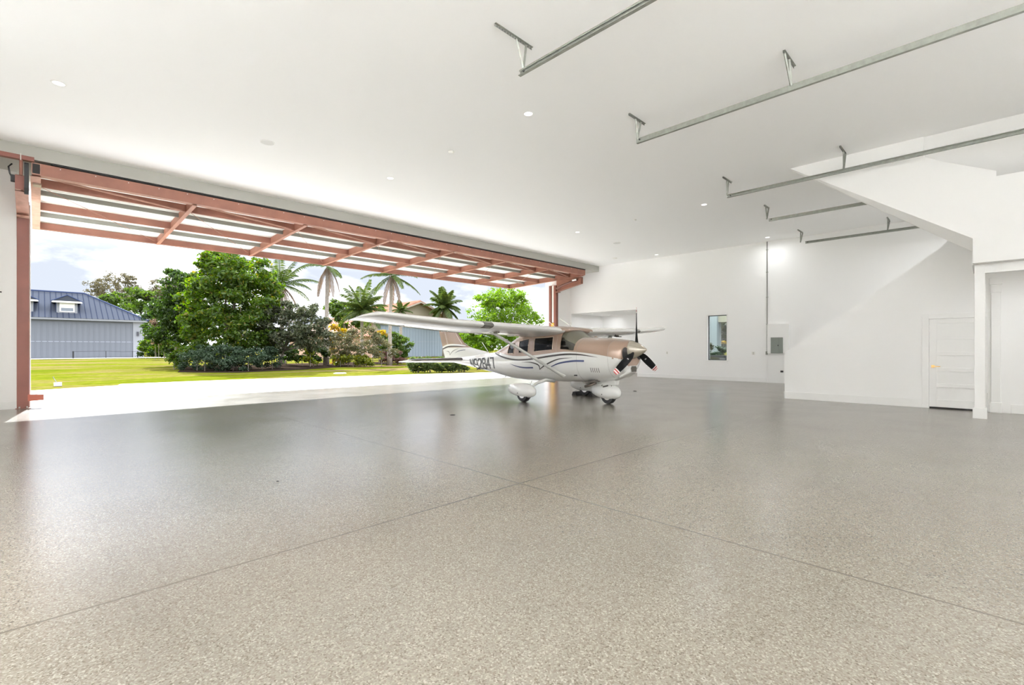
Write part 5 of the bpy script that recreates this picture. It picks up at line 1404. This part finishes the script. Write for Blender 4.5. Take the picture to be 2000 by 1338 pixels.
# ---- gabled hangar house on the right
STU = mat('cream_stucco', (0.36, 0.315, 0.25), 0.95, spec=0.0)
TILE = mat('clay_tile', (0.42, 0.20, 0.13), 0.8, var=0.25, vscale=1.2)
PAN2 = mat('pale_blue_door', (0.27, 0.315, 0.36), 0.7, spec=0.1)
gx = -67.0; gy0, gy1 = 36.6, 52.8; gyc = 44.9
gh = thing('hangar_house', (gx - 8, 46, 0), 'cream hangar house with clay tile gable and pale blue door behind the airplane tail', 'building')
MB().prism([(gy0, -0.2), (gy1, -0.2), (gy1, 6.05), (gyc, 8.95), (gy0, 6.05)], 'x', gx - 18, gx).build('wall', STU, gh)
rr_ = MB().box(gx, gy0 + 0.9, 0.05, gx + 0.08, gy1 - 1.2, 5.15)
for k in range(26): rr_.box(gx + 0.08, gy0 + 1.1 + k * 0.55, 0.1, gx + 0.13, gy0 + 1.18 + k * 0.55, 5.1)
dp = rr_.build('door_panel', PAN2, gh)
MB().box(gx + 0.08, gy0 + 0.9, 2.5, gx + 0.12, gy1 - 1.2, 2.56).build('panel_joint', mat('hangar_joint', (0.3, 0.32, 0.36)), dp)
MB().box(gx, gy0 + 0.6, 5.15, gx + 0.4, gy1 - 1.0, 5.5).build('door_header', RNAV, gh)
rr_ = MB()
for s0_, s1_ in (((gy0 - 0.9, 5.75), (gyc, 9.3)), ((gy1 + 0.9, 5.75), (gyc, 9.3))):
    rr_.prism([s0_, s1_, (s1_[0], s1_[1] - 0.28), (s0_[0], s0_[1] - 0.28)], 'x', gx - 18.5, gx + 0.8)
tl = rr_
bgd = MB()
for s0_, s1_ in (((gy0 - 0.95, 5.6), (gyc, 9.14)), ((gy1 + 0.95, 5.6), (gyc, 9.14))):
    bgd.prism([s0_, s1_, (s1_[0], s1_[1] - 0.22), (s0_[0], s0_[1] - 0.22)], 'x', gx + 0.8, gx + 0.9)
bgd.build('bargeboard', mat('barge_cream', (0.40, 0.35, 0.29), 0.9, spec=0.0), gh)
for k in range(46):
    xk = gx + 0.6 - k * 0.41
    tl.tube([(xk, gy0 - 0.9, 5.80), (xk, gyc, 9.34)], 0.11, 5)
tl.build('roof', TILE, gh)
# lower wing with its own tiled hip
lw = thing('tiled_house', (-66, 31, 0), 'low house with a pinkish clay tile roof between the flowering shrub and the wing tip', 'building')
lx = -66.0; ly0, ly1 = 27.5, 36.0
MB().box(lx - 10, ly0, -0.2, lx, ly1, 3.3).build('wall', mat('peach_stucco', (0.55, 0.36, 0.26), 0.9), lw)
hp = MB(); hp.add([(lx + 0.7, ly0 - 0.7, 3.2), (lx + 0.7, ly1, 3.2), (lx - 10.7, ly1, 3.2), (lx - 10.7, ly0 - 0.7, 3.2), (lx - 5, ly0 + 3.6, 6.0), (lx - 5, ly1, 6.0)], [(0, 1, 5, 4), (1, 2, 5), (2, 3, 4, 5), (3, 0, 4), (0, 3, 2, 1)])
tl = hp
for k in range(18):
    yk = ly0 + 3.6 + k * 0.4
    tl.tube([(lx + 0.7, yk, 3.24), (lx - 5, yk, 6.04)], 0.10, 5)
tl.build('roof', TILE, lw)
# landscape light on its block at the lawn edge
bx_, by_ = at(113, 17.6)
ll = thing('landscape_light', (bx_, by_, 0), 'small white concrete block with a leaning metal stake at the lawn edge', 'utility box')
MB().box(bx_ - 0.13, by_ - 0.11, -0.03, bx_ + 0.13, by_ + 0.11, 0.10).build('block', mat('white_block', (0.62, 0.62, 0.66), 0.8), ll, bevel=0.01)
MB().tube([(bx_, by_ - 0.03, 0.09), (bx_ - 0.05, by_ - 0.13, 0.32)], 0.014, 6).build('stake', GALV, ll)
cx_, cy_ = at(664, 26.5)
cv = MB().lathe([(0.34, 0.0), (0.34, 0.03), (0.30, 0.045)], 24, M=Matrix.Translation((cx_, cy_, -0.035))).build('ground_cover_plate', mat('white_block', (0.6, 0.6, 0.6)))
tag(cv, 'pale round utility lid lying flat in the lawn strip', 'utility lid')

# ================================================================== SIDE YARD THROUGH THE FAR WINDOW
nb = thing('neighbour_wall', (-12.8, 30.0, 0), 'pale vertical board wall of the next building seen through the far window', 'building')
BW = mat('pale_board', (0.30, 0.335, 0.335), 0.8, spec=0.1)
wl_ = MB(); wl_.box(-20, 31.0, -0.2, -12.2, 31.4, 5.5); gr = wl_
for k in range(23): gr.box(-20 + k * 0.34, 30.985, 0, -20 + k * 0.34 + 0.025, 31.0, 5.5, 1)
gr.build('wall', [BW, mat('board_groove', (0.20, 0.23, 0.23), 0.8)], nb)
MB().box(-12.56, 30.7, -0.2, -12.18, 31.4, 4.6).build('corner_post', BW, nb)
MB().box(-12.18, 30.9, 3.06, -6.0, 33.0, 3.9).build('soffit', mat('soffit_cream', (0.36, 0.335, 0.25), 0.8), nb)
def wpx(u, v, y): # point at plane y
    t_ = (u - 1000) / FPX; d_ = y / (R2 * (t_ + 1)); return (R2 * (t_ - 1) * d_, y, EYE + (HZ - v) * d_ / FPX), d_
def yard(label, lst, y, n, size, key, seed, name='shrub'):
    bl = []
    for u, v, ru, rv in lst:
        p, d_ = wpx(u, v, y); bl.append((p[0], y, p[2], ru * d_ / FPX, ru * d_ / FPX, rv * d_ / FPX))
    t = thing(name, (bl[0][0], y, 0), label, 'shrub')
    leaf_mesh('foliage', bl, n, size, LG[key], t, seed, clump=4, shell=0.3)
    mb = MB()
    for b_ in bl: mb.tube([(b_[0], b_[1], -0.03), (b_[0], b_[1], b_[2])], [0.02, 0.008], 5)
    mb.build('stems', BARK, t)
pb = thing('planter_box', (-10.2, 24.6, 0), 'dark grey planter wall low behind the far window glass', 'planter')
MB().box(-13.5, 24.4, -0.2, -7.0, 24.8, 1.02).build('wall', mat('planter_dark', (0.045, 0.045, 0.048), 0.8), pb)
yard('spiky dark shrub on the left behind the far window glass', [(1390, 668, 2.0, 9), (1388, 678, 4, 6)], 26.0, 420, 0.05, 'silver', 61)
yard('low dark planting across the bottom of the far window view', [(1388, 688, 8, 8), (1402, 686, 8, 8), (1414, 690, 8, 10), (1396, 698, 14, 7)], 25.0, 2200, 0.06, 'blue', 62)
yard('tall brownish green shrub on the right behind the far window glass', [(1410, 642, 10, 12), (1420, 640, 9, 12), (1412, 655, 9, 12), (1422, 660, 9, 12), (1416, 672, 9, 10), (1408, 682, 9, 8)], 34.0, 6500, 0.10, 'silver', 63)
yard('small yellow flowering plant behind the far window glass', [(1408, 669, 2, 2.2), (1412, 669, 2.2, 2), (1417, 668, 2, 2.4)], 33.0, 160, 0.07, 'yellow', 64)
